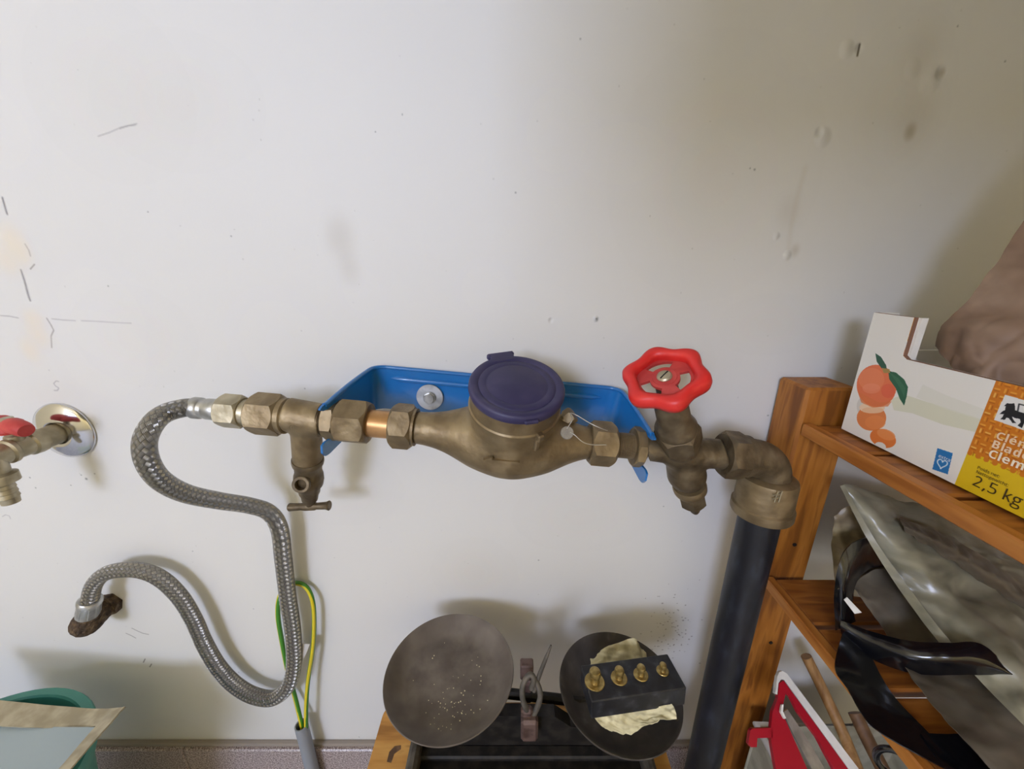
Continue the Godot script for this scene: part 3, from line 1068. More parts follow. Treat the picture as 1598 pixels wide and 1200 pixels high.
	b.nut(o, u, L.call(987), L.call(1001), 0.0225, 0.35, 8)
	obj("lock_ring", b, M.brass, t)

func build_meter() -> void:
	var u := U()
	var n := N()
	var w := u.cross(n).normalized()
	var o := R(797)
	var xf := Transform3D(Basis(u, n, w), o)
	var t := thing("water_meter", "round brass water meter with a closed indigo lid in front of the blue bracket", "water meter", o - n * 0.045)
	var ll := len_to(648, 797)
	var lr := len_to(797, 921)
	var b := MB.new()
	var sdf := func(p: Vector3) -> float:
		var q := Vector3(p.x / 0.058, (p.y + 0.006) / 0.038, p.z / 0.046)
		var e := (q.length() - 1.0) * 0.040
		var a := capsule(p, Vector3(-ll - 0.02, 0, 0), Vector3(-0.045, -0.002, 0), 0.0158, 0.0215)
		var c := capsule(p, Vector3(lr + 0.02, 0, 0), Vector3(0.045, -0.002, 0), 0.0145, 0.021)
		var s := smin(smin(e, a, 0.03), c, 0.03)
		var cy := maxf(Vector2(p.x, p.z).length() - 0.0435, maxf(p.y - 0.033, -p.y - 0.005))
		s = smin(s, cy, 0.008)
		return maxf(s, maxf(-p.x - ll, p.x - lr))
	b.nets(sdf, Vector3(-ll - 0.005, -0.052, -0.054), Vector3(lr + 0.005, 0.040, 0.054), 0.0023, xf)
	obj("body", b, M.brass, t)
	b = MB.new()
	b.lathe(o, n, [[0.026, 0.0], [0.026, 0.0445], [0.044, 0.0448], [0.0455, 0.0472], [0.0475, 0.0472], [0.0490, 0.0458], [0.0660, 0.0458], [0.0665, 0.045], [0.0665, 0.0]], 64)
	obj("collar", b, M.brass, t)
	# sealing lugs on the collar
	for a in [[-0.5, 0.048], [2.60, 0.048]]:
		var dir: Vector3 = u * sin(a[0] + 1.05) + w * cos(a[0] + 1.05)
		b = MB.new()
		var tn: Vector3 = n.cross(dir).normalized()
		b.box(o + dir * 0.0475 + n * 0.0455, Vector3(0.0075, 0.0085, 0.0085), 0.0015, Basis(tn, n, dir).orthonormalized())
		b.box(o + dir * 0.0455 + n * 0.034, Vector3(0.0055, 0.018, 0.005), 0.0012, Basis(tn, n, dir).orthonormalized())
		obj("sealing_lug", b, M.brass, t)
	# lid with hinge and clip
	b = MB.new()
	b.lathe(o, n, [[0.0655, 0.0], [0.0655, 0.0468], [0.0685, 0.0476], [0.0720, 0.0474], [0.0742, 0.0462], [0.0748, 0.0445], [0.0744, 0.0400], [0.0736, 0.0388], [0.0732, 0.0380], [0.0740, 0.0372], [0.0742, 0.031], [0.0738, 0.0302], [0.0742, 0.0294], [0.0744, 0.0]], 72, Vector3.ZERO, 60.0)
	var lid := obj("lid", b, M.indigo, t)
	b = MB.new()
	var back: Vector3 = (-w * 0.93 - u * 0.37).normalized()
	var side: Vector3 = n.cross(back).normalized()
	var hb := Basis(side, n, back).orthonormalized()
	b.box(o + back * 0.0455 + n * 0.0725, Vector3(0.026, 0.0045, 0.014), 0.0012, hb)
	b.box(o + back * 0.0520 + n * 0.0715, Vector3(0.030, 0.0065, 0.0055), 0.0015, hb)
	obj("hinge", b, M.indigo, lid)
	b = MB.new()
	var fd: Vector3 = (w * 0.955 + u * 0.30).normalized()
	b.box(o + fd * 0.0483 + n * 0.0698, Vector3(0.013, 0.0042, 0.0042), 0.001, Basis(n.cross(fd).normalized(), n, fd).orthonormalized())
	obj("clip", b, M.indigo, lid)
	# flow arrow cast on the front of the bowl
	b = MB.new()
	var inv := xf.affine_inverse()
	var mp := inv * P(784, 719, 0.16)                  # march to the cast surface
	var md := (inv.basis * ray(784, 719)).normalized()
	for k in 60:
		mp += md * sdf.call(mp) * 0.7
	var ee := 0.001
	var ad: Vector3 = xf.basis * Vector3(sdf.call(mp + Vector3(ee, 0, 0)) - sdf.call(mp - Vector3(ee, 0, 0)), sdf.call(mp + Vector3(0, ee, 0)) - sdf.call(mp - Vector3(0, ee, 0)), sdf.call(mp + Vector3(0, 0, ee)) - sdf.call(mp - Vector3(0, 0, ee)))
	ad = (ad - u * ad.dot(u)).normalized()
	var ao := xf * mp
	var au := ad.cross(u).normalized()
	b.prism(PackedVector2Array([Vector2(-0.019, 0.0), Vector2(-0.010, 0.0042), Vector2(-0.010, 0.0015), Vector2(0.017, 0.0015), Vector2(0.017, -0.0015), Vector2(-0.010, -0.0015), Vector2(-0.010, -0.0042)]), ao - ad * 0.0022, u, au, 0.0044)
	obj("flow_arrow", b, M.brass, t)
	# regulating screw boss behind, on the right
	var ba := P(868, 664, 0.085)
	var bb := P(899, 643, 0.088)
	var bx := (bb - ba).normalized()
	b = MB.new()
	b.lathe(ba, bx, [[-0.012, 0.0], [-0.012, 0.0095], [0.006, 0.0095], [0.009, 0.0078], [0.013, 0.0075], [0.013, 0.0]], 28)
	obj("screw_boss", b, M.brass, t)
	b = MB.new()
	b.nut(ba, bx, 0.013, 0.0235, 0.0092, 0.2)
	obj("boss_nut", b, M.brass, t)
	# lead seal with its wire
	var sl := P(884, 675, 0.112)
	b = MB.new()
	b.lathe(sl, Vector3(0.1, 0.35, 1).normalized(), [[0.0, 0.0], [0.0, 0.0062], [0.0008, 0.0068], [0.0032, 0.0068], [0.004, 0.0062], [0.004, 0.0]], 28)
	var seal := obj("seal", b, M.clear, t, "clear plastic sealing disc")
	b = MB.new()
	var wp := [sl + Vector3(0, 0.005, 0.001), P(893, 655, 0.112), P(890, 645, 0.105), P(900, 648, 0.108), P(920, 660, 0.113), P(937, 668, 0.117), P(948, 672, 0.112)]
	b.tube(catmull(wp, 8), 0.00045, 6)
	wp = [sl + Vector3(0.003, 0.002, 0.003), P(897, 679, 0.118), P(910, 690, 0.121), P(925, 694, 0.120), P(946, 694, 0.119)]
	b.tube(catmull(wp, 8), 0.00045, 6)
	obj("sealing_wire", b, M.wire, seal)

func build_valve() -> void:
	var T := P(1037, 588, 0.137)
	var X0 := P(1063, 705, 0.088)
	var low := P(1085, 798, 0.064)
	var ax := (T - X0).normalized()
	var dx := (low - X0).normalized()
	var wn := Vector3(-0.374, 0.829, 0.416).normalized()
	var u := U()
	var up := func(y: float) -> float:                # metres up the stem of a photo row
		return X0.distance_to(T) * (705.0 - y) / 117.0
	var dn := func(y: float) -> float:                # metres down the drain of a photo row
		return X0.distance_to(low) * (y - 705.0) / 93.0
	var t := thing("stop_valve", "dark brass stop valve with a red handwheel, right of the water meter", "valve", low)
	var bx := (u - ax * u.dot(ax)).normalized()
	var xf := Transform3D(Basis(bx, ax, bx.cross(ax)), X0)
	var inv := xf.affine_inverse()
	var le := inv * R(1008)
	var re := inv * R(1132)
	var ld := (inv.basis * dx).normalized()
	var hb: float = up.call(688)
	var lb: float = dn.call(757)
	var b := MB.new()
	b.nets(func(p: Vector3) -> float:
		var a := capsule(p, le, Vector3.ZERO, 0.0142, 0.0155)
		var c := capsule(p, Vector3.ZERO, re, 0.0165, 0.0168)
		var s := smin(a, c, 0.01)
		var v := maxf(Vector2(p.x, p.z).length() - 0.0180, maxf(p.y - hb, -p.y))
		s = smin(s, v, 0.008)
		var w := capsule(p, Vector3.ZERO, ld * (lb * 0.62), 0.0175, 0.0215)
		s = smin(s, maxf(w, p.dot(ld) - lb), 0.008)
		return maxf(s, maxf(le.x - p.x, p.x - re.x)), Vector3(le.x - 0.004, minf(-lb - 0.02, minf(le.y, re.y) - 0.02), -0.055), Vector3(re.x + 0.004, maxf(hb + 0.01, maxf(le.y, re.y) + 0.02), 0.055), 0.0021, xf)
	obj("body", b, M.brass_dark, t)
	b = MB.new()
	b.lathe(X0, ax, [[up.call(695), 0.0], [up.call(695), 0.0205], [up.call(692), 0.0216], [up.call(688), 0.0208], [up.call(688), 0.0]], 36)
	b.nut(X0, ax, up.call(689), up.call(664), 0.0240, 0.2)
	b.lathe(X0, ax, [[up.call(665), 0.0], [up.call(665), 0.0205], [up.call(660), 0.0212], [up.call(656), 0.0195], [up.call(648), 0.0165], [up.call(630), 0.0160], [up.call(626), 0.0140], [up.call(618), 0.0135], [up.call(615), 0.0105], [up.call(598), 0.010], [up.call(598), 0.0]], 36)
	obj("bonnet", b, M.brass_dark, t)
	b = MB.new()
	b.lathe(X0, dx, [[dn.call(753), 0.0], [dn.call(753), 0.0182], [dn.call(756), 0.0192], [dn.call(761), 0.0188], [dn.call(764), 0.0172], [dn.call(764), 0.0]], 36)
	obj("ring", b, M.brass, t)
	b = MB.new()
	b.nut(X0, dx, dn.call(763), dn.call(783), 0.0158, 0.3)
	b.lathe(X0, dx, [[dn.call(782), 0.0], [dn.call(782), 0.0105], [dn.call(786), 0.0080], [dn.call(796), 0.0058], [dn.call(800), 0.0035], [dn.call(800), 0.0]], 24)
	obj("drain_plug", b, M.brass_dark, t)
	# handwheel: six-lobed rim, sunken disc with three curved slots
	ax = wn
	var e1: Vector3 = (Vector3(1, 0, 0) - wn * wn.x).normalized()
	var e2: Vector3 = wn.cross(e1)                     # away from the viewer
	var wc := T
	var pt := func(a: float, r: float, h: float) -> Vector3:
		return wc + (e1 * cos(a) + e2 * sin(a)) * r + ax * h
	b = MB.new()
	var seg := 120
	var prof := [[-0.0052, -0.006], [-0.0056, 0.002], [-0.0045, 0.0060], [-0.001, 0.0076], [0.003, 0.0072], [0.0058, 0.0042], [0.0066, -0.002], [0.0054, -0.0080], [0.001, -0.0098], [-0.004, -0.0088]]
	b.g += 1
	for j in seg:
		for k in prof.size():
			var q4 := []
			for e in [[0, 0], [1, 0], [1, 1], [0, 1]]:
				var a: float = TAU * (j + e[0]) / seg
				var pr = prof[(k + e[1]) % prof.size()]
				var lobe := 0.0028 * cos(6.0 * a + PI)
				q4.append(pt.call(a, 0.0300 + pr[0] + lobe * (1.0 if pr[0] > 0 else 0.35), pr[1] * 0.85))
			b.q(q4[3], q4[2], q4[1], q4[0])
	obj("handwheel_rim", b, M.red, t)
	b = MB.new()
	var rs := [0.0040, 0.0085, 0.0132, 0.0218, 0.0260]
	var hs := [0.001, 0.0005, -0.001, -0.0025, -0.003]
	var slot := func(a: float, k: int) -> bool:
		if k != 2:
			return false
		for s in 3:
			var c: float = PI / 2 + TAU * s / 3.0
			if absf(wrapf(a - c, -PI, PI)) < 0.60:
				return true
		return false
	for j in 72:
		var a0 := TAU * j / 72
		var a1 := TAU * (j + 1) / 72
		var am := (a0 + a1) / 2
		for k in 4:
			if slot.call(am, k):
				continue
			var th := 0.003
			b.q(pt.call(a0, rs[k], hs[k]), pt.call(a0, rs[k + 1], hs[k + 1]), pt.call(a1, rs[k + 1], hs[k + 1]), pt.call(a1, rs[k], hs[k]), 1)
			b.q(pt.call(a1, rs[k], hs[k] - th), pt.call(a1, rs[k + 1], hs[k + 1] - th), pt.call(a0, rs[k + 1], hs[k + 1] - th), pt.call(a0, rs[k], hs[k] - th), 2)
			var mid: Vector3 = pt.call(am, (rs[k] + rs[k + 1]) / 2, (hs[k] + hs[k + 1]) / 2 - th / 2)
			if k > 0 and slot.call(am, k - 1):
				b.tout(pt.call(a0, rs[k], hs[k]), pt.call(a1, rs[k], hs[k]), pt.call(a1, rs[k], hs[k] - th), mid)
				b.tout(pt.call(a0, rs[k], hs[k]), pt.call(a1, rs[k], hs[k] - th), pt.call(a0, rs[k], hs[k] - th), mid)
			if k < 3 and slot.call(am, k + 1):
				b.tout(pt.call(a0, rs[k + 1], hs[k + 1]), pt.call(a1, rs[k + 1], hs[k + 1]), pt.call(a1, rs[k + 1], hs[k + 1] - th), mid)
				b.tout(pt.call(a0, rs[k + 1], hs[k + 1]), pt.call(a1, rs[k + 1], hs[k + 1] - th), pt.call(a0, rs[k + 1], hs[k + 1] - th), mid)
			for s in [-1, 1]:
				if k == 2 and slot.call(am + s * TAU / 72, k):
					var ae := a1 if s > 0 else a0
					b.tout(pt.call(ae, rs[k], hs[k]), pt.call(ae, rs[k + 1], hs[k + 1]), pt.call(ae, rs[k + 1], hs[k + 1] - th), mid)
					b.tout(pt.call(ae, rs[k], hs[k]), pt.call(ae, rs[k + 1], hs[k + 1] - th), pt.call(ae, rs[k], hs[k] - th), mid)
	b.lathe(wc, ax, [[-0.010, 0.0], [-0.010, 0.009], [-0.002, 0.0115], [0.0005, 0.0105], [0.001, 0.0]], 30)
	obj("handwheel_disc", b, M.red_dusty, t)
	b = MB.new()
	b.lathe(wc, ax, [[0.0, 0.0], [0.0, 0.0070], [0.0015, 0.0068], [0.0028, 0.0055], [0.0033, 0.0]], 28)
	var sc := obj("screw", b, M.brass_pale, t)
	b = MB.new()
	b.box(wc + ax * 0.0031, Vector3(0.0105, 0.0009, 0.0011), 0.0002, Basis((e1 * 0.8 + e2 * 0.6).normalized(), ax, (e1 * 0.8 + e2 * 0.6).cross(ax).normalized()))
	obj("slot", b, M.hole, sc)  # dark bar, painted shade of the cut in the screw head

func build_riser() -> void:
	var u := U()
	var E := P(1206, 717, 0.089)
	var o := R(345)
	var t := thing("elbow_fitting", "brass elbow with a wide ribbed socket joining the stop valve to the black pipe", "pipe fitting", Vector3(E.x, 0.63, E.z))
	var b := MB.new()
	b.nut(o, u, len_to(345, 1127), len_to(345, 1158), 0.0268, 0.1)
	obj("hexagon_nut", b, M.brass_dark, t)
	b = MB.new()
	b.lathe(o, u, [[len_to(345, 1157), 0.0], [len_to(345, 1157), 0.0235], [len_to(345, 1165), 0.0235], [len_to(345, 1167), 0.0215], [len_to(345, 1167), 0.0]], 36)
	obj("collar", b, M.brass_dark, t)
	b = MB.new()
	var path := PackedVector3Array()
	var st := R(1162)
	var br := 0.021
	for k in 5:
		path.append(st.lerp(E - u * br, k / 5.0))
	for k in 13:
		var a := PI / 2 * k / 12.0
		path.append(E - u * br + Vector3(0, -br, 0) + u * br * sin(a) + Vector3(0, br * cos(a), 0))
	for k in range(1, 4):
		path.append(E + Vector3(0, -br - 0.006 * k, 0))
	b.tube(path, 0.0212, 30)
	obj("bend", b, M.brass_dark, t)
	b = MB.new()
	var so := Vector3(E.x, 0.644, E.z)
	b.lathe(so, Vector3.UP, [[0.012, 0.0], [0.012, 0.0245], [0.0, 0.0250], [-0.001, 0.0315], [0.001, 0.0325], [0.010, 0.0325], [0.012, 0.0305], [0.042, 0.0300], [0.046, 0.0290], [0.049, 0.0230], [0.049, 0.0]], 40)
	obj("socket", b, M.brass, t)
	b = MB.new()                                       # cast sign on the socket: a small hash
	var f := Vector3(0.15, -0.05, 1).normalized()
	var c := P(1214, 775, E.z + 0.0305)
	for k in [-1, 1]:
		b.tube(PackedVector3Array([c + Vector3(0.0022 * k, -0.007, 0.0), c + Vector3(0.0022 * k + 0.001, 0.007, 0.0)]), 0.0008, 6)
		b.tube(PackedVector3Array([c + Vector3(-0.006, 0.0022 * k, 0.0008), c + Vector3(0.006, 0.0022 * k + 0.001, -0.0022)]), 0.0008, 6)
	obj("cast_mark", b, M.brass_pale, t)
	b = MB.new()
	b.lathe(Vector3(E.x, 0, E.z), Vector3.UP, [[0.0, 0.0], [0.0, 0.0222], [0.656, 0.0222], [0.656, 0.0]], 36)
	solo("supply_pipe", b, M.black_pipe, "thick black plastic pipe rising from the floor to the brass elbow", "pipe")

func build_hose() -> void:
	var u := U()
	var o := R(345)
	var pts := [[300, 636, 0.092], [285, 637, 0.095], [258, 645, 0.106], [238, 662, 0.122], [226, 690, 0.134], [231, 722, 0.136], [252, 750, 0.126], [290, 770, 0.107], [340, 781, 0.083], [390, 789, 0.058], [420, 800, 0.038], [436, 825, 0.029], [442, 870, 0.026], [449, 930, 0.026], [457, 985, 0.027], [459, 1035, 0.028], [450, 1070, 0.03], [427, 1089, 0.029], [395, 1085, 0.028], [365, 1067, 0.027], [340, 1040, 0.027], [319, 1004, 0.027], [303, 968, 0.027], [282, 933, 0.027], [254, 905, 0.027], [224, 891, 0.027], [192, 889, 0.028], [163, 896, 0.029], [146, 914, 0.030], [140, 940, 0.032]]
	var cps := []
	for p in pts:
		cps.append(P(p[0], p[1], p[2]))
	var path := catmull(cps, 7)
	var rad := PackedFloat32Array()
	for i in path.size():
		var f := float(i) / path.size()
		rad.append(0.0098 + 0.0016 * smoothstep(0.3, 0.42, f) - 0.0010 * smoothstep(0.55, 0.8, f))
	var end := cps[cps.size() - 1] as Vector3
	var t := thing("braided_hose", "long braided steel flexible hose snaking in an S down the white wall", "hose", P(427, 1105, 0.04))
	var b := MB.new()
	b.tube(path, rad, 40, true, 5.0)
	obj("braid", b, M.braid, t)
	# ferrules
	b = MB.new()
	var h := func(px: float) -> float:
		return len_to(345, px) * (1.0 if px >= 345 else -1.0)
	b.lathe(o, u, [[h.call(300), 0.0], [h.call(300), 0.0108], [h.call(303), 0.0118], [h.call(314), 0.0116], [h.call(316), 0.0106], [h.call(322), 0.0105], [h.call(324), 0.0114], [h.call(345), 0.0118], [h.call(347), 0.011], [h.call(347), 0.0]], 30)
	obj("ferrule", b, M.steel, t, "crimped steel ferrule under the upper nut")
	b = MB.new()
	b.nut(o, u, h.call(346), h.call(381), 0.0186, 0.3)
	b.lathe(o, u, [[h.call(380), 0.0], [h.call(380), 0.0140], [h.call(389), 0.0135], [h.call(389), 0.0]], 30)
	obj("hose_nut", b, M.brass_pale, t, "pale brass hexagon nut")
	b = MB.new()
	var fd := (path[path.size() - 1] - path[path.size() - 3]).normalized()
	b.lathe(end - fd * 0.003, fd, [[-0.003, 0.0], [-0.003, 0.0128], [-0.001, 0.0142], [0.003, 0.0142], [0.005, 0.0126], [0.026, 0.0134], [0.028, 0.0126], [0.028, 0.0]], 30)
	for k in 8:
		var ff := b.frame(fd)
		var c: Vector3 = ff[1] * cos(TAU * k / 8) + ff[2] * sin(TAU * k / 8)
		b.tube(PackedVector3Array([end - fd * 0.003 + fd * 0.006 + c * 0.0120, end - fd * 0.003 + fd * 0.024 + c * 0.0126]), 0.0013, 8)
	obj("ferrule", b, M.steel, t, "crimped steel ferrule at the lower end")
	# corroded elbow in the wall
	var wl := P(187, 967, 0.0)
	var e := thing("wall_elbow", "corroded brown elbow fitting coming out of the wall under the hose end", "pipe fitting", Vector3(wl.x, wl.y - 0.03, 0.02))
	b = MB.new()
	var down := end + fd * 0.026
	var corner := down + fd * 0.014
	corner.z = 0.034
	var inv := Vector3(wl.x, corner.y + 0.004, 0.0)
	b.nets(func(p: Vector3) -> float:
		var a := capsule(p, inv + Vector3(0, 0, -0.01), corner, 0.0135, 0.0165)
		var c := capsule(p, corner, down, 0.0165, 0.0135)
		var k := 0.0012 * noise.get_noise_3dv(p * 160.0)
		return maxf(smin(a, c, 0.008) + k, -p.z - 0.003), corner - Vector3(0.05, 0.035, 0.04), corner + Vector3(0.05, 0.05, 0.03), 0.0022, Transform3D())
	obj("body", b, M.rust, e)
	b = MB.new()
	b.nut(inv + Vector3(0, 0, 0.0), Vector3(0, 0, 1), -0.002, 0.012, 0.0175, 0.2)
	obj("collar", b, M.rust, e)

func build_tap() -> void:
	var c := P(104, 671, 0.0)
	var t := thing("wall_tap", "small brass garden tap with a red lever and chrome wall plate at the left edge", "tap", c - Vector3(0, 0.05, -0.04))
	var z := Vector3(0, 0, 1)
	var b := MB.new()
	b.lathe(c, z, [[0.0, 0.0], [0.0, 0.0385], [0.002, 0.0395], [0.004, 0.0388], [0.0065, 0.035], [0.0095, 0.028], [0.012, 0.021], [0.013, 0.0165], [0.012, 0.0145], [0.006, 0.014], [0.006, 0.0]], 56, Vector3.ZERO, 60.0)
	obj("wall_plate", b, M.chrome, t)
	b = MB.new()
	b.lathe(c, z, [[0.0, 0.0], [0.0, 0.0135], [0.030, 0.0135], [0.030, 0.0150], [0.034, 0.0155], [0.042, 0.0150], [0.044, 0.0128], [0.058, 0.0126], [0.060, 0.0148], [0.064, 0.0148], [0.066, 0.0125], [0.075, 0.0125], [0.084, 0.010], [0.086, 0.0]], 32)
	obj("body", b, M.brass_pale, t)
	b = MB.new()
	var s := c + z * 0.052
	b.lathe(s, Vector3.UP, [[0.006, 0.0], [0.006, 0.0085], [0.016, 0.0085], [0.018, 0.0068], [0.026, 0.0068], [0.026, 0.0]], 24)
	obj("stem", b, M.brass_pale, t)
	b = MB.new()
	for k in [-1, 1]:
		var hp := [s + Vector3(0, 0.029, 0), s + Vector3(0.010 * k, 0.031, 0.004 * k), s + Vector3(0.024 * k, 0.029, 0.008 * k), s + Vector3(0.032 * k, 0.027, 0.010 * k)]
		b.tube(catmull(hp, 4), range(13).map(func(i): return 0.0075 + 0.002 * sin(i * 0.26)), 16)
	b.lathe(s, Vector3.UP, [[0.021, 0.0], [0.021, 0.012], [0.024, 0.0135], [0.033, 0.012], [0.036, 0.0085], [0.036, 0.0]], 24)
	var hd := obj("lever", b, M.red_dusty, t)
	b = MB.new()
	b.nut(s, Vector3.UP, 0.035, 0.0395, 0.0062, 0.1)
	obj("lever_nut", b, M.brass_pale, hd)
	b = MB.new()
	var so := c + z * 0.078
	b.lathe(so, Vector3.DOWN, [[0.0, 0.0], [0.0, 0.0115], [0.020, 0.0105], [0.022, 0.0150], [0.032, 0.0150], [0.033, 0.011], [0.036, 0.0088], [0.040, 0.0094], [0.041, 0.0084], [0.046, 0.0094], [0.047, 0.0084], [0.052, 0.0094], [0.053, 0.0084], [0.060, 0.0078], [0.060, 0.0]], 28)
	obj("spout", b, M.brass_pale, t)

# ------------------------------------------------------------------ the balance on its stool
func build_scale() -> void:
	# stool
	var sy := 0.33
	var t := thing("wooden_stool", "low pine stool under the old iron kitchen balance", "stool", Vector3(0.01, 0, 0.22))
	var b := MB.new()
	var xl := -0.178
	var xr := 0.196
	var pl := PackedVector2Array()
	for k in 7:
		var a := PI / 2 * k / 6.0
		pl.append(Vector2(xl + 0.018 - 0.018 * cos(a), -(0.0935 + 0.018 - 0.018 * sin(a))))
	for k in 7:
		var a := PI / 2 * k / 6.0
		pl.append(Vector2(xr - 0.018 + 0.018 * sin(a), -(0.0935 + 0.018 - 0.018 * cos(a))))
	pl.append(Vector2(xr, -0.36))
	pl.append(Vector2(xl, -0.36))
	b.prism(pl, Vector3(0, sy - 0.028, 0), Vector3(1, 0, 0), Vector3(0, 0, -1), 0.028)
	var seat := obj("seat", b, M.pine, t)
	for s in [[xl + 0.035, 0.13], [xr - 0.035, 0.13], [xl + 0.035, 0.33], [xr - 0.035, 0.33]]:
		b = MB.new()
		b.box(Vector3(s[0], (sy - 0.028) / 2, s[1]), Vector3(0.04, sy - 0.028, 0.035), 0.003)
		obj("leg", b, M.pine, t)
	b = MB.new()                                        # dark knot in the seat board
	var kp := PY(612, 1175, sy)
	b.prism(PackedVector2Array([Vector2(-0.004, -0.009), Vector2(0.002, -0.010), Vector2(0.003, -0.001), Vector2(0.010, 0.004), Vector2(0.009, 0.008), Vector2(0.001, 0.007), Vector2(-0.004, 0.001)]), kp - Vector3(0, 0.0004, 0), Vector3(1, 0, 0), Vector3(0, 0, -1), 0.0007)
	obj("knot", b, M.stick_dark, seat)
	# balance
	var cx := 0.022
	var bl := -0.118
	var brr := 0.162
	t = thing("balance_scale", "old black cast iron kitchen balance standing on the pine stool", "scale", Vector3(cx, sy, 0.2))
	b = MB.new()
	b.box(Vector3(cx, sy + 0.005, 0.235), Vector3(brr - bl, 0.009, 0.18), 0.002)
	b.box(Vector3(cx, sy + 0.014, 0.193), Vector3(brr - bl - 0.02, 0.012, 0.010), 0.003)
	b.box(Vector3(cx, sy + 0.014, 0.235), Vector3(brr - bl - 0.02, 0.012, 0.010), 0.003)
	b.box(Vector3(cx, sy + 0.014, 0.29), Vector3(brr - bl - 0.02, 0.012, 0.010), 0.003)
	obj("base", b, M.iron, t)
	b = MB.new()
	b.prism(PackedVector2Array([Vector2(bl, 0.0), Vector2(brr, 0.0), Vector2(brr - 0.012, 0.036), Vector2(cx + 0.05, 0.042), Vector2(cx + 0.03, 0.060), Vector2(cx - 0.05, 0.062), Vector2(bl + 0.012, 0.062)]), Vector3(0, sy + 0.010, 0.140), Vector3(1, 0, 0), Vector3(0, 1, 0), 0.014)
	b.box(Vector3(cx, sy + 0.015, 0.160), Vector3(brr - bl, 0.008, 0.014), 0.002)
	obj("back_plate", b, M.iron, t)
	for s in [bl, brr]:
		b = MB.new()
		b.box(Vector3(s, sy + 0.022, 0.23), Vector3(0.013, 0.026, 0.19), 0.004)
		obj("side_rail", b, M.iron_grey, t)
	b = MB.new()
	b.box(P(826, 1135, 0.165), Vector3(0.020, 0.034, 0.012), 0.003)
	b.box(P(822, 1118, 0.160), Vector3(0.014, 0.03, 0.010), 0.003)
	obj("pivot_block", b, M.iron_red, t)
	# beam
	b = MB.new()
	var bA := P(702, 1046, 0.123) - Vector3(0, 0.0295, 0)
	var bB := P(966, 1072, 0.123) - Vector3(0, 0.034, 0)
	var bd := (bB - bA).normalized()
	b.box((bA + bB) / 2, Vector3(bA.distance_to(bB) + 0.012, 0.013, 0.010), 0.003, Basis(bd, Vector3(0, 0, 1).cross(bd), Vector3(0, 0, 1)))
	obj("beam", b, M.iron, t)
	for k in 2:
		b = MB.new()
		var at := bA if k == 0 else bB
		b.lathe(at, Vector3.UP, [[-0.004, 0.0], [-0.004, 0.008], [0.006, 0.0075], [0.0085, 0.03], [0.0095, 0.03], [0.0095, 0.0]], 24)
		obj("pan_support", b, M.iron, t)
	# indicator fork, needle and upright
	b = MB.new()
	var fp := [P(829, 1122, 0.162), P(817, 1096, 0.160), P(815, 1075, 0.156), P(820, 1060, 0.152), P(828, 1053, 0.150), P(833, 1060, 0.152), P(829, 1075, 0.155)]
	b.tube(catmull(fp, 6), 0.0033, 12)
	fp = [P(829, 1122, 0.162), P(840, 1100, 0.159), P(843, 1083, 0.156), P(838, 1066, 0.152), P(832, 1058, 0.150)]
	b.tube(catmull(fp, 6), 0.0033, 12)
	obj("fork", b, M.iron_grey, t)
	b = MB.new()
	b.tube(PackedVector3Array([P(833, 1078, 0.152), P(843, 1050, 0.148), P(852, 1027, 0.145), P(860, 1007, 0.143)]), [0.0028, 0.0026, 0.0022, 0.0012], 10)
	obj("needle", b, M.iron_grey, t)
	b = MB.new()
	b.box(P(822, 1044, 0.120), Vector3(0.0165, 0.024, 0.012), 0.0015)
	b.box(P(822, 1076, 0.120), Vector3(0.011, 0.040, 0.008), 0.001)
	obj("upright", b, M.iron_red, t)
	# pans: they lift off
	var pc := P(702, 1046, 0.123)
	b = MB.new()
	b.lathe(pc, Vector3.UP, [[-0.0195, 0.0], [-0.0195, 0.050], [-0.017, 0.060], [-0.004, 0.0785], [0.0, 0.0805], [0.0012, 0.0800], [0.0005, 0.0785], [-0.006, 0.0735], [-0.0150, 0.0625], [-0.0172, 0.058], [-0.0176, 0.050], [-0.0178, 0.0]], 80, Vector3.ZERO, 70.0)
	var pan := solo("scale_pan", b, M.iron_pan, "empty rusty brown iron scale pan with pale dust specks, left of the balance needle", "scale pan")
	pan.set_meta("group", "pans of the balance")
	var rng := RandomNumberGenerator.new()
	rng.seed = 3
	b = MB.new()
	for i in 70:
		var a := rng.randf() * TAU
		var r := 0.056 * sqrt(rng.randf())
		var p := pc + Vector3(cos(a) * r, -0.0176, sin(a) * r)
		if i > 25:
			p = pc + Vector3(0.008 + rng.randfn(0, 0.014), -0.0176, 0.030 + rng.randfn(0, 0.012))
		var sz := rng.randf_range(0.0003, 0.0009)
		b.lathe(p, Vector3.UP, [[-0.0002, 0.0], [0.0, sz], [sz * 0.7, sz * 0.6], [sz, 0.0]], 5)
	var dust := obj("dust_specks", b, M.paper, pan)
	dust.set_meta("kind", "stuff")
	var qc := P(966, 1072, 0.123)
	b = MB.new()
	b.lathe(qc, Vector3.UP, [[-0.024, 0.0], [-0.024, 0.046], [-0.021, 0.056], [-0.005, 0.0735], [0.0, 0.0760], [0.0013, 0.0755], [0.0005, 0.0738], [-0.007, 0.0685], [-0.0195, 0.0565], [-0.022, 0.050], [-0.0222, 0.0]], 80, Vector3.ZERO, 70.0)
	pan = solo("scale_pan", b, M.iron_dark, "dark iron scale pan holding the black weight block and crumpled paper", "scale pan")
	pan.set_meta("group", "pans of the balance")
	# weight block lying tilted in the right pan
	var A := P(906, 1038, 0.124)
	var B := P(1046, 1019, 0.110)
	var Cc := P(1062, 1075, 0.155)
	var ex := (B - A).normalized()
	var ez := (Cc - B)
	ez = (ez - ex * ez.dot(ex)).normalized()
	var ey := ez.cross(ex).normalized()
	var lx := A.distance_to(B)
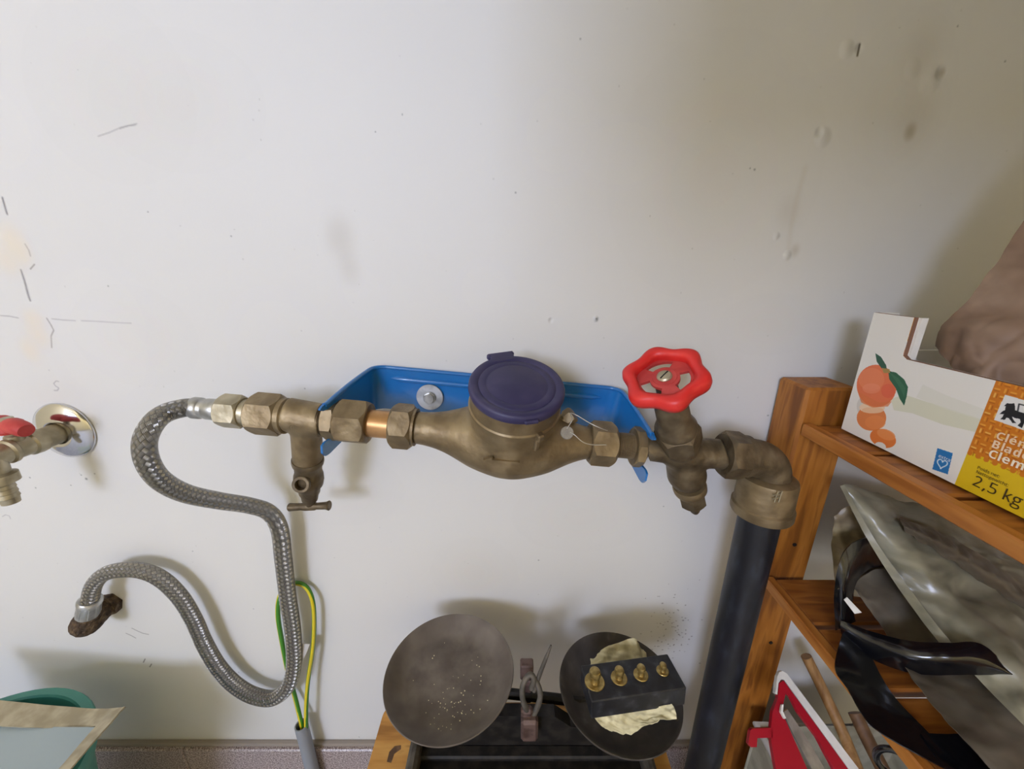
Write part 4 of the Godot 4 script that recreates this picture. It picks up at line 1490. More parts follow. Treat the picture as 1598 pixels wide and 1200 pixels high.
	var lz := (Cc - B).dot(ez)
	var th := 0.026
	var top := (A + B) / 2 + ez * lz / 2
	b = MB.new()
	b.box(top - ey * th / 2 - ex * 0.002, Vector3(lx * 0.97, th, lz), 0.0012, Basis(ex, ey, ez))
	var wb := solo("weight_block", b, M.weight_block, "black rectangular block with four brass weights, lying across the right scale pan", "weight holder")
	var spots := [[928, 1064, 0.0118], [966, 1058, 0.0097], [1000, 1053, 0.0088], [1034, 1047, 0.0073]]
	var says := ["largest brass knob weight, leftmost in the black block", "second largest brass weight, second from the left in the black block", "third brass weight from the left in the black block", "smallest brass weight, rightmost in the black block"]
	for i in 4:
		var d := ray(spots[i][0], spots[i][1])
		var tt: float = (top - CAM).dot(ey) / d.dot(ey)
		var p := CAM + d * tt
		var r: float = spots[i][2]
		b = MB.new()
		b.lathe(p, ey, [[-0.002, 0.0], [-0.002, r * 1.0], [0.0006, r], [0.0012, r * 0.94], [0.0014, r * 0.5], [r * 0.4, r * 0.42], [r * 0.65, r * 0.38], [r * 0.85, r * 0.55], [r * 1.1, r * 0.60], [r * 1.4, r * 0.50], [r * 1.52, r * 0.25], [r * 1.54, 0.0]], 28)
		solo("brass_weight", b, M.gold, says[i], "weight", "brass weights in the black block")
	# crumpled paper under the block
	b = MB.new()
	var g := func(l: Array) -> Array:
		var o := []
		for e in l:
			o.append(P(e[0], e[1], e[2]))
		return o
	b.sheet([g.call([[925, 1030, 0.092], [940, 1012, 0.086], [965, 1003, 0.082], [990, 996, 0.080], [1003, 1014, 0.084]]), g.call([[918, 1044, 0.104], [945, 1032, 0.100], [970, 1026, 0.096], [995, 1022, 0.094], [1010, 1030, 0.098]]), g.call([[922, 1062, 0.116], [950, 1054, 0.114], [975, 1050, 0.112], [1000, 1046, 0.110], [1015, 1046, 0.112]])], 28, 18, 0.0006, 0.003, noise, 60.0, true)
	solo("crumpled_paper", b, M.paper, "crumpled cream paper sticking up behind the black weight block", "paper", "crumpled papers in the right pan")
	b = MB.new()
	b.sheet([g.call([[925, 1115, 0.162], [960, 1110, 0.160], [1000, 1108, 0.158], [1048, 1098, 0.160]]), g.call([[932, 1126, 0.166], [965, 1128, 0.166], [1005, 1122, 0.164], [1054, 1108, 0.166]]), g.call([[945, 1138, 0.170], [982, 1146, 0.172], [1015, 1128, 0.170], [1056, 1122, 0.172]])], 28, 16, 0.0006, 0.003, noise, 60.0, true)
	solo("crumpled_paper", b, M.paper, "crumpled cream paper sticking out in front of the black weight block", "paper", "crumpled papers in the right pan")

# ------------------------------------------------------------------ fruit box with brown paper
func build_fruit_box() -> void:
	var X := 0.376
	var z0 := 0.073
	var z1 := 0.373
	var y0 := SHELF_TOP + 0.001
	var ppm := 3400.0
	var W := int((z1 - z0) * ppm)
	var H := int(0.131 * ppm)
	var im := Image.create(W, H, false, Image.FORMAT_RGB8)
	im.fill(C8(232, 228, 220))
	var f := func(px: float, py: float) -> Vector2:
		var p := PX(px, py, X)
		return Vector2((p.z - z0) * ppm, (y0 + 0.131 - p.y) * ppm)
	var fs := func(l: Array) -> PackedVector2Array:
		var o := PackedVector2Array()
		for e in l:
			o.append(f.call(e[0], e[1]))
		return o
	var ell := func(cx: float, cy: float, rx: float, ry: float, rot := 0.0) -> PackedVector2Array:
		var o := PackedVector2Array()
		for k in 36:
			var q := Vector2(cos(TAU * k / 36) * rx, sin(TAU * k / 36) * ry).rotated(rot)
			o.append(f.call(cx + q.x, cy + q.y))
		return o
	# faint green grass band
	fillpoly(im, fs.call([[1390, 622], [1412, 616], [1450, 628], [1532, 654], [1522, 674], [1470, 662], [1425, 645], [1395, 640]]), C8(214, 212, 186), 0.8)
	fillpoly(im, fs.call([[1440, 600], [1480, 618], [1540, 640], [1534, 656], [1480, 640], [1430, 620]]), C8(222, 220, 206), 0.7)
	# fruit
	fillpoly(im, ell.call(1350, 634, 13, 16), C8(196, 190, 182), 0.5)
	fillpoly(im, ell.call(1360, 652, 23, 20), C8(222, 130, 72))
	fillpoly(im, ell.call(1361, 636, 20, 9), C8(240, 208, 176))
	fillpoly(im, ell.call(1362, 640, 17, 5), C8(236, 190, 150))
	fillpoly(im, ell.call(1366, 659, 16, 11), C8(232, 140, 78), 0.7)
	fillpoly(im, ell.call(1368, 602, 31, 33, -0.2), C8(226, 118, 76))
	fillpoly(im, ell.call(1360, 592, 20, 18), C8(234, 140, 96), 0.6)
	fillpoly(im, ell.call(1386, 610, 11, 11), C8(222, 92, 66), 0.6)
	fillpoly(im, ell.call(1360, 606, 14, 8), C8(236, 148, 116), 0.5)
	fillpoly(im, fs.call([[1338, 610], [1352, 618], [1372, 628], [1392, 626], [1386, 634], [1362, 636], [1344, 628]]), C8(220, 118, 66), 0.7)
	fillpoly(im, ell.call(1378, 684, 21, 14, 0.35), C8(222, 122, 56))
	fillpoly(im, ell.call(1383, 678, 15, 8, 0.35), C8(232, 146, 84), 0.8)
	fillpoly(im, ell.call(1374, 696, 9, 6, 0.35), C8(226, 222, 214))
	fillpoly(im, fs.call([[1366, 551], [1375, 557], [1383, 570], [1384, 577], [1376, 575], [1368, 564]]), C8(52, 92, 72))
	fillpoly(im, fs.call([[1386, 579], [1398, 581], [1411, 592], [1417, 604], [1415, 618], [1411, 633], [1404, 622], [1398, 606], [1388, 592]]), C8(46, 96, 70))
	fillpoly(im, fs.call([[1388, 581], [1402, 590], [1413, 606], [1411, 620], [1405, 606], [1396, 592]]), C8(66, 116, 88), 0.7)
	fillpoly(im, fs.call([[1376, 574], [1388, 576], [1389, 582], [1379, 582]]), C8(170, 140, 80))
	# blue badge with a heart
	fillpoly(im, fs.call([[1463, 699], [1487, 707], [1479, 740], [1455, 732]]), C8(38, 116, 180))
	var heart := []
	for k in 33:
		var a := TAU * k / 32.0
		var q := Vector2(sin(a) * sin(a) * sin(a) * 8.0, -(13 * cos(a) - 5 * cos(2 * a) - 2 * cos(3 * a) - cos(4 * a)) * 0.48).rotated(0.28)
		heart.append(f.call(1470 + q.x, 723 + q.y))
	stroke(im, heart, 2.6, C8(226, 236, 244), 0.9)
	# orange wicker pattern and yellow field
	var edge := fs.call([[1553, 596], [1700, 630], [1700, 790], [1512, 709]]) as PackedVector2Array
	var xa: float = f.call(1553, 598).x
	var ymid: float = f.call(1560, 724).y
	im.fill_rect(Rect2i(int(xa), 0, W - int(xa), H), C8(206, 118, 22))
	im.fill_rect(Rect2i(int(xa), int(ymid), W - int(xa), H - int(ymid)), C8(222, 186, 22))
	var cw := 17.0
	for gy in range(-1, int(ymid / cw) + 1):
		for gx in int((W - xa) / cw) + 1:
			var c := Vector2(xa + gx * cw, gy * cw + 8)
			if c.y > ymid - 4:
				continue
			var col: Color = [C8(238, 186, 92), C8(232, 164, 62), C8(224, 148, 44)][(gx * 3 + gy * 5) % 3]
			if (gx + gy) % 2 == 0:
				stroke(im, [c + Vector2(3, 8), c + Vector2(15, 8)], 3.2, col, 0.9)
				stroke(im, [c + Vector2(3, 13), c + Vector2(15, 13)], 1.5, C8(160, 80, 14), 0.7)
			else:
				stroke(im, [c + Vector2(8, 3), c + Vector2(8, 15)], 3.2, col, 0.9)
				stroke(im, [c + Vector2(13, 3), c + Vector2(13, 15)], 1.5, C8(160, 80, 14), 0.7)
	for k in 30:                                          # ragged lower rim of the wicker
		dab(im, xa + k * 19 + 5, ymid + 2, 6, 7, C8(206, 118, 22), 1.0, true)
	# white emblem field with a black heraldic lion
	fillpoly(im, fs.call([[1568, 616], [1680, 646], [1662, 694], [1551, 655]]), C8(230, 228, 224))
	var lion := [[1560, 646], [1564, 642], [1568, 640], [1570, 634], [1567, 633], [1572, 629], [1578, 630], [1583, 629], [1584, 635], [1584, 640], [1592, 643], [1600, 645], [1606, 641], [1610, 634], [1614, 630], [1616, 634], [1613, 640], [1609, 648], [1609, 655], [1613, 664], [1616, 670], [1609, 669], [1604, 661], [1600, 656], [1597, 662], [1595, 668], [1588, 664], [1593, 659], [1592, 654], [1584, 652], [1579, 650], [1582, 656], [1586, 660], [1580, 660], [1575, 653], [1571, 651], [1568, 655], [1561, 654], [1565, 650], [1567, 646]]
	fillpoly(im, fs.call(lion), C8(30, 30, 34))
	stroke(im, Array(fs.call([[1588, 641], [1590, 630], [1618, 637], [1614, 645]])), 2.4, C8(30, 30, 34), 0.9)
	var m := mat(Color.WHITE, 0.5)
	m.albedo_texture = ImageTexture.create_from_image(im)
	m.texture_repeat = false
	var t := thing("fruit_box", "white cardboard clementine box with orange wicker print, on the top shelf", "box", Vector3(X + 0.15, y0, 0.2))
	var yn := 0.092
	var face := PackedVector2Array([Vector2(z0, 0), Vector2(z1, 0), Vector2(z1, 0.131), Vector2(z1 - 0.04, 0.131), Vector2(z1 - 0.043, 0.095), Vector2(z1 - 0.046, yn), Vector2(z0 + 0.046, yn), Vector2(z0 + 0.0415, yn + 0.003), Vector2(z0 + 0.041, 0.131), Vector2(z0, 0.131)])
	var b := MB.new()
	# printed liner, facing the room (-x)
	b.prism(face, Vector3(X + 0.0006, y0, 0), Vector3(0, 0, 1), Vector3(0, 1, 0), 0.0006, Rect2(Vector2(z0, 0.131), Vector2(z1 - z0, -0.131)))
	obj("printed_face", b, m, t)
	b = MB.new()
	b.prism(face, Vector3(X + 0.0046, y0, 0), Vector3(0, 0, 1), Vector3(0, 1, 0), 0.0042)
	obj("corrugated_core", b, M.card_edge, t)
	b = MB.new()
	b.prism(face, Vector3(X + 0.0052, y0, 0), Vector3(0, 0, 1), Vector3(0, 1, 0), 0.0006)
	# back, front and far sides, floor
	var xe := X + 0.30
	b.box(Vector3((X + xe) / 2 + 0.0025, y0 + 0.046, z0 + 0.0025), Vector3(xe - X - 0.006, 0.092, 0.004), 0.0006)
	b.box(Vector3((X + xe) / 2 + 0.0025, y0 + 0.046, z1 - 0.0025), Vector3(xe - X - 0.006, 0.092, 0.004), 0.0006)
	b.box(Vector3(xe, y0 + 0.046, (z0 + z1) / 2), Vector3(0.004, 0.092, z1 - z0 - 0.004), 0.0006)
	b.box(Vector3((X + xe) / 2, y0 + 0.003, (z0 + z1) / 2), Vector3(xe - X - 0.012, 0.004, z1 - z0 - 0.008), 0.0006)
	# corner flap folded along the back
	b.prism(PackedVector2Array([Vector2(0.0055, 0), Vector2(0.022, 0), Vector2(0.022, 0.131), Vector2(0.0055, 0.131)]), Vector3(X, y0, z0 + 0.001), Vector3(1, 0, 0), Vector3(0, 1, 0), 0.004)
	b.prism(PackedVector2Array([Vector2(0.0055, 0.006), Vector2(0.012, 0.006), Vector2(0.012, 0.1305), Vector2(0.0055, 0.1305)]), Vector3(X, y0, z0 + 0.040), Vector3(1, 0, 0), Vector3(0, 1, 0), 0.003)
	obj("tray", b, M.card, t)
	# lettering
	var words := [["Clémentines", 1553, 684, 11.5, C8(240, 208, 170), 0.0], ["Bladclementijnen", 1546, 697, 11.5, C8(244, 214, 178), 0.0], ["Clementines", 1541, 712, 12.0, C8(250, 236, 212), 0.0], ["2,5 kg", 1517, 756, 16.0, C8(66, 52, 16), 1.0], ["Poids net:", 1525, 731, 3.4, C8(66, 52, 16), 0.0], ["Nettogewicht:", 1523, 737.5, 3.4, C8(66, 52, 16), 0.0], ["extra", 1464.5, 713, 4.0, C8(220, 232, 244), 0.0]]
	for wd in words:
		var tm := TextMesh.new()
		tm.text = wd[0]
		tm.font_size = 32
		tm.depth = 0.0
		tm.horizontal_alignment = HORIZONTAL_ALIGNMENT_LEFT
		var sf := SystemFont.new()
		sf.font_names = PackedStringArray(["Droid Sans"])
		sf.font_weight = 700 if wd[5] == 0.0 and wd[3] > 6.0 else 400
		tm.font = sf
		var p := PX(wd[1], wd[2], X)
		var p2 := PX(wd[1] + 4.0, wd[2] - wd[3], X)
		var hgt := p2.y - p.y
		var ref := TextMesh.new()
		ref.text = "C"
		ref.font_size = 32
		ref.depth = 0.0
		ref.font = sf
		var sc: float = hgt / ref.get_aabb().size.y
		var base := ref.get_aabb().position.y
		var o := MeshInstance3D.new()
		o.mesh = tm
		o.material_override = mat(wd[4], 0.55)
		o.name = "lettering"
		o.transform = Transform3D(Basis(Vector3(0, 0, 1) * sc, Vector3(0, 1, 0) * sc, Vector3(-1, 0, 0) * sc), Vector3(X - 0.0004, p.y - base * sc, p.z) - t.position)
		t.add_child(o, true)
	# brown bag / paper standing in the box
	var g := func(l: Array) -> Array:
		var o := []
		for e in l:
			o.append(P(e[0], e[1], e[2]))
		return o
	b = MB.new()
	var rows := [
		g.call([[1800, 120, 0.12], [1680, 240, 0.12], [1600, 345, 0.12], [1555, 410, 0.12], [1512, 464, 0.12], [1480, 500, 0.115], [1462, 540, 0.11]]),
		g.call([[1900, 230, 0.15], [1760, 330, 0.15], [1650, 420, 0.15], [1590, 468, 0.15], [1538, 505, 0.145], [1500, 528, 0.14], [1470, 558, 0.13]]),
		g.call([[1950, 380, 0.18], [1820, 430, 0.18], [1700, 490, 0.18], [1620, 520, 0.175], [1562, 542, 0.165], [1520, 558, 0.155], [1480, 575, 0.14]]),
		g.call([[1950, 560, 0.20], [1820, 570, 0.20], [1710, 585, 0.20], [1640, 595, 0.19], [1580, 600, 0.175], [1530, 600, 0.165], [1490, 600, 0.145]]),
		g.call([[1950, 700, 0.20], [1820, 690, 0.20], [1710, 680, 0.20], [1640, 670, 0.19], [1580, 660, 0.175], [1530, 650, 0.165], [1490, 640, 0.145]])]
	for r in rows:
		r.reverse()
	b.sheet(rows, 80, 56, 0.0008, 0.0060, noise, 8.5, true)
	solo("brown_paper", b, M.kraft, "crumpled brown wrapping paper rising out of the clementine box", "paper")

func grid_ps(l: Array, fy: float) -> Array:
	var o := []
	for e in l:
		o.append(PS(e[0], e[1], e[2], fy))
	return o

func build_plastic() -> void:
	var fy := SHELF_LOW + 0.006
	var at := PS(1450, 1010, 0.17, fy)
	at.y = SHELF_LOW
	var t := thing("clear_plastic_bag", "large folded clear plastic sheet, greyish and wrinkled, spilling over the lower shelf", "plastic sheet", at)
	var b := MB.new()
	b.sheet([
		grid_ps([[1313, 757, 0.088], [1366, 850, 0.118], [1426, 930, 0.15], [1500, 1030, 0.20], [1605, 1140, 0.25]], fy),
		grid_ps([[1318, 756, 0.086], [1400, 842, 0.125], [1480, 920, 0.155], [1560, 1000, 0.20], [1660, 1090, 0.24]], fy),
		grid_ps([[1335, 760, 0.082], [1440, 815, 0.10], [1530, 880, 0.12], [1620, 945, 0.15], [1720, 1030, 0.19]], fy),
		grid_ps([[1345, 766, 0.075], [1465, 800, 0.075], [1570, 858, 0.08], [1680, 905, 0.09], [1780, 960, 0.11]], fy)], 60, 36, 0.0006, 0.0035, noise, 14.0, true)
	obj("film", b, M.film, t)
	b = MB.new()
	b.sheet([
		grid_ps([[1311, 758, 0.090], [1354, 842, 0.120], [1412, 932, 0.152], [1488, 1032, 0.203]], fy),
		grid_ps([[1318, 757, 0.090], [1368, 846, 0.124], [1428, 930, 0.156], [1500, 1024, 0.206]], fy)], 40, 6, 0.0008, 0.0012, noise, 30.0)
	obj("folded_edge", b, M.film, t)
	b = MB.new()
	b.sheet([
		grid_ps([[1330, 916, 0.130], [1380, 985, 0.160], [1418, 1052, 0.20], [1490, 1142, 0.25], [1560, 1215, 0.28]], fy),
		grid_ps([[1368, 888, 0.112], [1432, 950, 0.140], [1500, 1030, 0.18], [1572, 1110, 0.235], [1650, 1200, 0.27]], fy),
		grid_ps([[1420, 896, 0.095], [1500, 960, 0.110], [1572, 1020, 0.14], [1660, 1080, 0.185], [1750, 1150, 0.22]], fy)], 50, 28, 0.0006, 0.0025, noise, 16.0, true)
	obj("lower_film", b, M.film_grey, t)
	b = MB.new()
	b.sheet([
		grid_ps([[1302, 806, 0.080], [1298, 850, 0.084], [1302, 900, 0.092], [1310, 930, 0.10]], fy),
		grid_ps([[1330, 790, 0.082], [1335, 840, 0.088], [1340, 885, 0.10], [1345, 930, 0.112]], fy),
		grid_ps([[1360, 830, 0.080], [1375, 860, 0.085], [1390, 890, 0.092], [1400, 925, 0.10]], fy)], 26, 18, 0.0006, 0.003, noise, 24.0, true)
	obj("inner_film", b, M.film_tan, t)
	b = MB.new()
	b.sheet([
		grid_ps([[1405, 806, 0.110], [1450, 822, 0.116], [1510, 852, 0.124], [1570, 892, 0.134], [1640, 945, 0.15]], fy),
		grid_ps([[1408, 818, 0.126], [1446, 836, 0.132], [1502, 868, 0.140], [1560, 908, 0.150], [1630, 960, 0.166]], fy),
		grid_ps([[1412, 830, 0.122], [1440, 848, 0.128], [1494, 882, 0.136], [1548, 922, 0.147], [1618, 975, 0.163]], fy)], 40, 14, 0.0006, 0.003, noise, 22.0, true)
	obj("rolled_fold", b, M.film_brown, t)
	# black plastic straps
	t = thing("black_plastic_bag", "glossy black plastic film twisted into straps among the clear sheets", "plastic bag", PS(1400, 1100, 0.2, fy) * Vector3(1, 0, 1) + Vector3(0, SHELF_LOW, 0))
	b = MB.new()
	b.sheet([
		grid_ps([[1392, 838, 0.094], [1350, 840, 0.114], [1316, 864, 0.132], [1302, 920, 0.140], [1304, 984, 0.146]], fy),
		grid_ps([[1396, 862, 0.096], [1352, 866, 0.118], [1328, 888, 0.138], [1317, 930, 0.147], [1318, 978, 0.152]], fy),
		grid_ps([[1400, 884, 0.094], [1358, 888, 0.115], [1338, 908, 0.132], [1331, 940, 0.141], [1336, 970, 0.147]], fy)], 40, 10, 0.0012, 0.0012, noise, 30.0)
	obj("loop", b, M.black_film, t)
	b = MB.new()
	b.sheet([
		grid_ps([[1312, 968, 0.150], [1360, 986, 0.166], [1420, 1002, 0.186], [1480, 1004, 0.197], [1530, 1006, 0.203], [1580, 1050, 0.22]], fy),
		grid_ps([[1312, 978, 0.153], [1356, 1000, 0.172], [1414, 1022, 0.194], [1474, 1028, 0.206], [1526, 1030, 0.212], [1580, 1052, 0.222]], fy),
		grid_ps([[1314, 988, 0.150], [1350, 1020, 0.168], [1402, 1044, 0.190], [1455, 1052, 0.203], [1515, 1050, 0.211], [1580, 1055, 0.222]], fy)], 50, 12, 0.0012, 0.0012, noise, 26.0)
	obj("strap", b, M.black_film, t)
	b = MB.new()
	b.sheet([
		grid_ps([[1316, 985, 0.150], [1303, 1040, 0.172], [1324, 1076, 0.190], [1358, 1130, 0.218], [1424, 1172, 0.245], [1492, 1210, 0.268]], fy),
		grid_ps([[1332, 992, 0.153], [1336, 1038, 0.176], [1356, 1076, 0.196], [1395, 1128, 0.225], [1448, 1170, 0.25], [1498, 1206, 0.27]], fy),
		grid_ps([[1350, 1000, 0.150], [1366, 1036, 0.170], [1388, 1076, 0.190], [1428, 1122, 0.218], [1472, 1166, 0.245], [1505, 1202, 0.268]], fy)], 50, 12, 0.0012, 0.0012, noise, 26.0)
	obj("strap", b, M.black_film, t)
	b = MB.new()
	b.sheet([
		grid_ps([[1436, 1146, 0.23], [1480, 1146, 0.236], [1520, 1152, 0.244], [1556, 1180, 0.26], [1600, 1225, 0.28]], fy),
		grid_ps([[1450, 1166, 0.24], [1490, 1172, 0.246], [1526, 1184, 0.256], [1560, 1205, 0.27], [1600, 1240, 0.29]], fy),
		grid_ps([[1470, 1196, 0.25], [1500, 1204, 0.26], [1530, 1216, 0.27], [1560, 1230, 0.28], [1590, 1260, 0.30]], fy)], 30, 12, 0.0012, 0.002, noise, 26.0)
	obj("bunched_end", b, M.black_film, t)
	b = MB.new()
	b.sheet([
		grid_ps([[1317, 936, 0.157], [1334, 958, 0.163]], fy),
		grid_ps([[1322, 932, 0.157], [1345, 956, 0.163]], fy)], 6, 3, 0.0006)
	solo("paper_scrap", b, M.white_plastic, "narrow white scrap caught in the black plastic loop on the lower shelf", "scrap")

func slab(poly: Array, za: float, zb: float, th: float) -> MB:   # a flat piece whose outline is given in photo pixels, leaning out from za at row 1050 to zb at row 1205
	var b := MB.new()
	var o := P(1216, 1050, za)
	var ex := Vector3(1, 0, 0)
	var low := P(1216, 1205, zb)
	var ey := -(low - o)
	ey.x = 0
	ey = ey.normalized()
	var n := ex.cross(ey)
	var pl := PackedVector2Array()
	for e in poly:
		var d := ray(e[0], e[1])
		var q := CAM + d * ((o - CAM).dot(n) / d.dot(n)) - o
		pl.append(Vector2(q.dot(ex), q.dot(ey)))
	b.prism(pl, o - n * th, ex, ey, th)
	return b

func build_bin() -> void:
	# white bin on the floor beneath the lower shelf
	var top := P(1186, 1150, 0.10).y
	var xl := P(1190, 1152, 0.10).x
	var t := thing("plastic_bin", "off white plastic bin standing on the floor beneath the lower shelf", "bin", Vector3(xl + 0.1, 0, 0.2))
	var b := MB.new()
	var x1 := xl + 0.22
	var z0 := 0.085
	var z1 := 0.34
	b.box(Vector3(xl + 0.004, top / 2, (z0 + z1) / 2), Vector3(0.004, top, z1 - z0), 0.0015)
	b.box(Vector3(x1, top / 2, (z0 + z1) / 2), Vector3(0.004, top, z1 - z0), 0.0015)
	b.box(Vector3((xl + x1) / 2, top / 2, z0), Vector3(x1 - xl, top, 0.004), 0.0015)
	b.box(Vector3((xl + x1) / 2, top / 2, z1), Vector3(x1 - xl, top, 0.004), 0.0015)
	b.box(Vector3((xl + x1) / 2, 0.003, (z0 + z1) / 2), Vector3(x1 - xl, 0.005, z1 - z0), 0.001)
	obj("body", b, M.bin, t)
	b = MB.new()
	b.tube(PackedVector3Array([Vector3(xl, top, z0), Vector3(xl, top, z1), Vector3(x1, top, z1), Vector3(x1, top, z0)]), 0.0055, 10, false, 1.0, true)
	obj("rim", b, M.white_plastic, t)
	# red holder with white edge
	t = thing("red_holder", "red plastic frame with a white edge strip hooked over the bin", "holder", P(1250, 1205, 0.16))
	var za := 0.115
	var zb := 0.185
	obj("edge_strip", slab([[1213, 1056], [1216, 1049], [1221, 1047], [1228, 1051], [1344, 1205], [1328, 1205], [1224, 1061], [1219, 1060], [1215, 1066], [1213, 1084], [1210, 1082]], za, zb, 0.006), M.white_plastic, t, "white edge strip")
	obj("frame", slab([[1216, 1066], [1223, 1062], [1327, 1205], [1304, 1205], [1276, 1152], [1246, 1112], [1234, 1088], [1226, 1082], [1222, 1100], [1219, 1112], [1226, 1124], [1262, 1205], [1212, 1205], [1204, 1160], [1203, 1138], [1206, 1110], [1214, 1090]], za, zb, 0.006), M.red_plastic, t)
	obj("hook", slab([[1171, 1140], [1174, 1137], [1206, 1136], [1206, 1151], [1182, 1152], [1181, 1166], [1172, 1166], [1168, 1160]], za, zb, 0.006), M.red_plastic, t)
	obj("blade", slab([[1222, 1112], [1229, 1107], [1262, 1156], [1290, 1205], [1270, 1205], [1240, 1150]], za - 0.004, zb - 0.004, 0.003), M.steel, t, "thin grey metal blade")
	obj("clip", slab([[1220, 1100], [1223, 1099], [1222, 1110], [1227, 1121], [1224, 1122], [1218, 1111]], za + 0.003, zb + 0.003, 0.003), M.white_plastic, t)
	# sticks
	b = MB.new()
	b.tube(catmull([P(1258, 1024, 0.045), P(1276, 1060, 0.060), P(1296, 1102, 0.080), P(1318, 1150, 0.105), P(1350, 1230, 0.150)], 8), 0.0072, 14)
	solo("wooden_stick", b, M.stick, "light brown wooden stick standing in the bin behind the red holder", "stick")
	b = MB.new()
	b.tube(catmull([P(1334, 1112, 0.10), P(1352, 1150, 0.12), P(1385, 1215, 0.155)], 8), 0.0085, 14)
	solo("wooden_stick", b, M.stick_dark, "short dark brown stick in the bin beneath the shelf edge", "stick")
	# dark ring
	b = MB.new()
	var c := P(1398, 1192, 0.20)
	var path := PackedVector3Array()
	for k in 30:
		path.append(c + Vector3(cos(TAU * k / 30) * 0.012, sin(TAU * k / 30) * 0.018, cos(TAU * k / 30) * 0.01))
	b.tube(path, 0.0035, 10, false, 1.0, true)
	solo("rubber_ring", b, M.black_film, "black rubber ring standing in the bin, partly hidden by the shelf edge", "ring")

func build_bucket() -> void:
	var y := 0.30
	var c := Vector3(-0.700, 0, 0.205)
	var t := thing("green_bucket", "teal green plastic bucket on the floor at the lower left", "bucket", c)
	var b := MB.new()
	b.lathe(c, Vector3.UP, [[0.0, 0.0], [0.0, 0.105], [y - 0.01, 0.142], [y, 0.142], [y, 0.139], [0.004, 0.102], [0.004, 0.0]], 64)
	obj("body", b, M.teal, t)
	b = MB.new()
	b.lathe(c, Vector3.UP, [[y - 0.022, 0.140], [y - 0.022, 0.1475], [y - 0.002, 0.1515], [y + 0.002, 0.150], [y + 0.003, 0.140], [y, 0.138]], 64)
	obj("rim", b, M.teal, t)
	# translucent sheet lying on it
	var A := PY(196, 1103, 0.326)
	var xr := A.x
	var z0 := A.z
	t = thing("storage_tray", "translucent bluish plastic tray sheet with a beige border lying on the green bucket", "tray", Vector3(xr - 0.13, 0.304, z0 + 0.12))
	b = MB.new()
	var zb := 0.015
	b.sheet([[Vector3(xr - 0.30, 0.338, z0 + 0.02), Vector3(xr - 0.15, 0.324, z0 + 0.022), Vector3(xr - 0.018, 0.322, z0 + 0.022)], [Vector3(xr - 0.30, 0.308, z0 + 0.15), Vector3(xr - 0.15, 0.308, z0 + 0.15), Vector3(xr - 0.016, 0.316, z0 + 0.15)], [Vector3(xr - 0.30, 0.308, z0 + 0.28), Vector3(xr - 0.15, 0.308, z0 + 0.28), Vector3(xr - 0.016, 0.312, z0 + 0.28)]].map(func(r): r.reverse(); return r), 30, 30, 0.002, 0.0014, noise, 16.0)
	obj("sheet", b, M.frost, t)
	b = MB.new()
	b.sheet([[Vector3(xr - 0.30, 0.352, z0 - 0.004), Vector3(xr - 0.15, 0.336, z0 + 0.000), Vector3(xr - 0.05, 0.323, z0), Vector3(xr, 0.326, z0)], [Vector3(xr - 0.30, 0.346, z0 + 0.024), Vector3(xr - 0.15, 0.331, z0 + 0.026), Vector3(xr - 0.05, 0.320, z0 + 0.022), Vector3(xr - 0.012, 0.323, z0 + 0.02)]].map(func(r): r.reverse(); return r), 40, 6, 0.002, 0.0012, noise, 30.0)
	b.sheet([[Vector3(xr, 0.326, z0), Vector3(xr - 0.002, 0.322, z0 + 0.10), Vector3(xr + 0.002, 0.318, z0 + 0.28)], [Vector3(xr - 0.02, 0.322, z0 + 0.008), Vector3(xr - 0.02, 0.318, z0 + 0.10), Vector3(xr - 0.018, 0.314, z0 + 0.28)]].map(func(r): return r), 30, 6, 0.002, 0.0008, noise, 30.0)
	obj("border", b, M.frost_edge, t, "beige border")

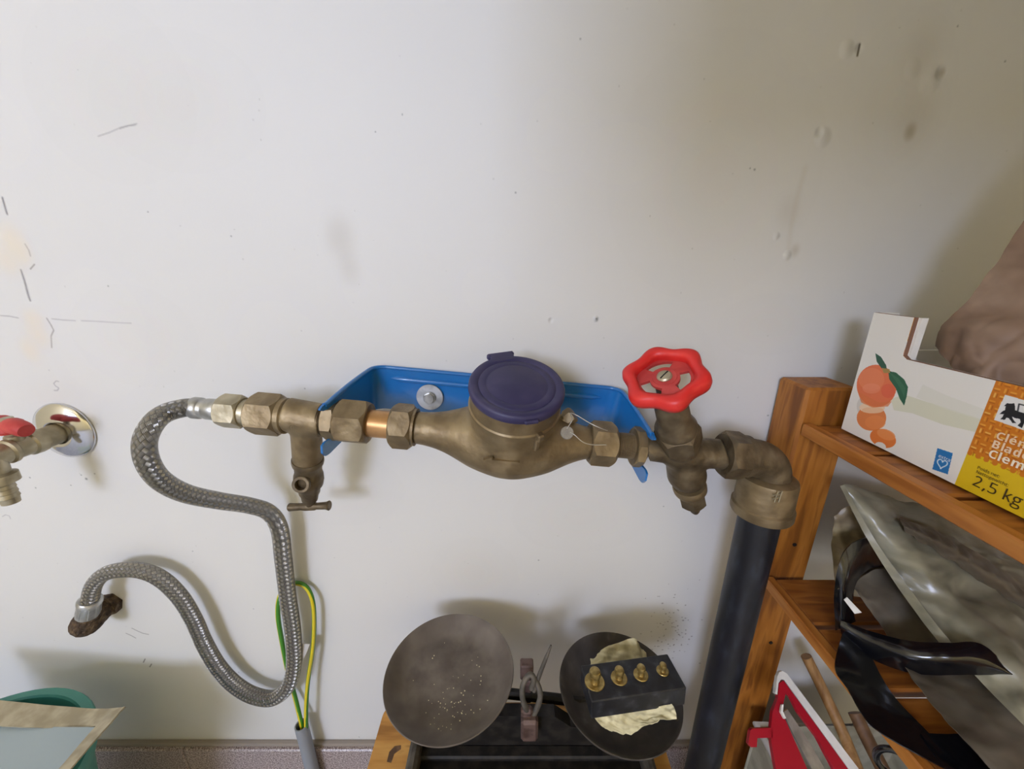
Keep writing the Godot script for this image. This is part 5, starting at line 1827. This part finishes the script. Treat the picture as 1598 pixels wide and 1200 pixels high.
func build_earth_wire() -> void:
	# grey conduit
	var top := P(470, 1131, 0.024)
	var bot := Vector3(top.x + 0.004, 0.0, 0.028)
	var ax := (top - bot).normalized()
	var L := top.distance_to(bot)
	var t := thing("conduit", "short grey plastic conduit standing in front of the baseboard", "conduit", bot)
	var b := MB.new()
	b.lathe(bot, ax, [[0.0, 0.0], [0.0, 0.0105], [L, 0.0105], [L, 0.0085], [L - 0.02, 0.0085], [L - 0.02, 0.0]], 28)
	obj("tube", b, M.conduit, t)
	b = MB.new()
	b.lathe(bot, ax, [[L - 0.021, 0.0], [L - 0.021, 0.0084], [L - 0.016, 0.0084], [L - 0.016, 0.0]], 20)
	obj("bore_shade", b, M.hole, t)  # dark disc paints the shade down inside the conduit
	# yellow and green wire looping out of it
	var pts := [[473, 1140, 0.024], [468, 1118, 0.020], [460, 1085, 0.011], [450, 1050, 0.010], [440, 1000, 0.010], [434, 960, 0.010], [437, 930, 0.009], [450, 914, 0.008], [466, 910, 0.009], [481, 920, 0.011], [489, 945, 0.016], [490, 985, 0.018], [487, 1020, 0.02], [481, 1060, 0.022], [478, 1100, 0.024], [478, 1140, 0.024]]
	var cps := []
	for p in pts:
		cps.append(P(p[0], p[1], p[2]))
	var path := catmull(cps, 8)
	t = thing("earth_wire", "yellow and green striped earth wire looping up out of the conduit behind the hose", "wire", cps[0])
	b = MB.new()
	b.tube(path, 0.0033, 14)
	obj("insulation", b, M.green, t, "green insulation")
	b = MB.new()
	var p2 := PackedVector3Array()
	for i in path.size():
		var f := float(i) / path.size()
		var d := (path[mini(i + 1, path.size() - 1)] - path[maxi(i - 1, 0)]).normalized()
		var s := d.cross(Vector3(0, 0, 1)).normalized()
		var a := 0.55 + 2.2 * sin(f * 7.0 - 0.5) * 0.4
		p2.append(path[i] + Vector3(0, 0, 1) * 0.0012 * cos(a) + s * 0.0012 * sin(a) * (1.0 if f > 0.5 else -1.0))
	b.tube(p2, 0.0026, 12)
	obj("yellow_stripe", b, M.yellow, t, "yellow stripe")
	b = MB.new()
	var tp := P(478, 1012, 0.021)
	b.sheet([[tp + Vector3(0.010, 0.014, 0.003), tp + Vector3(0.002, -0.004, 0.005), tp + Vector3(-0.008, -0.022, 0.004)], [tp + Vector3(-0.003, 0.012, 0.001), tp + Vector3(-0.008, -0.006, 0.003), tp + Vector3(-0.010, -0.030, 0.002)]], 12, 4, 0.0006)
	obj("tape_end", b, M.tape, t, "torn grey tape end")
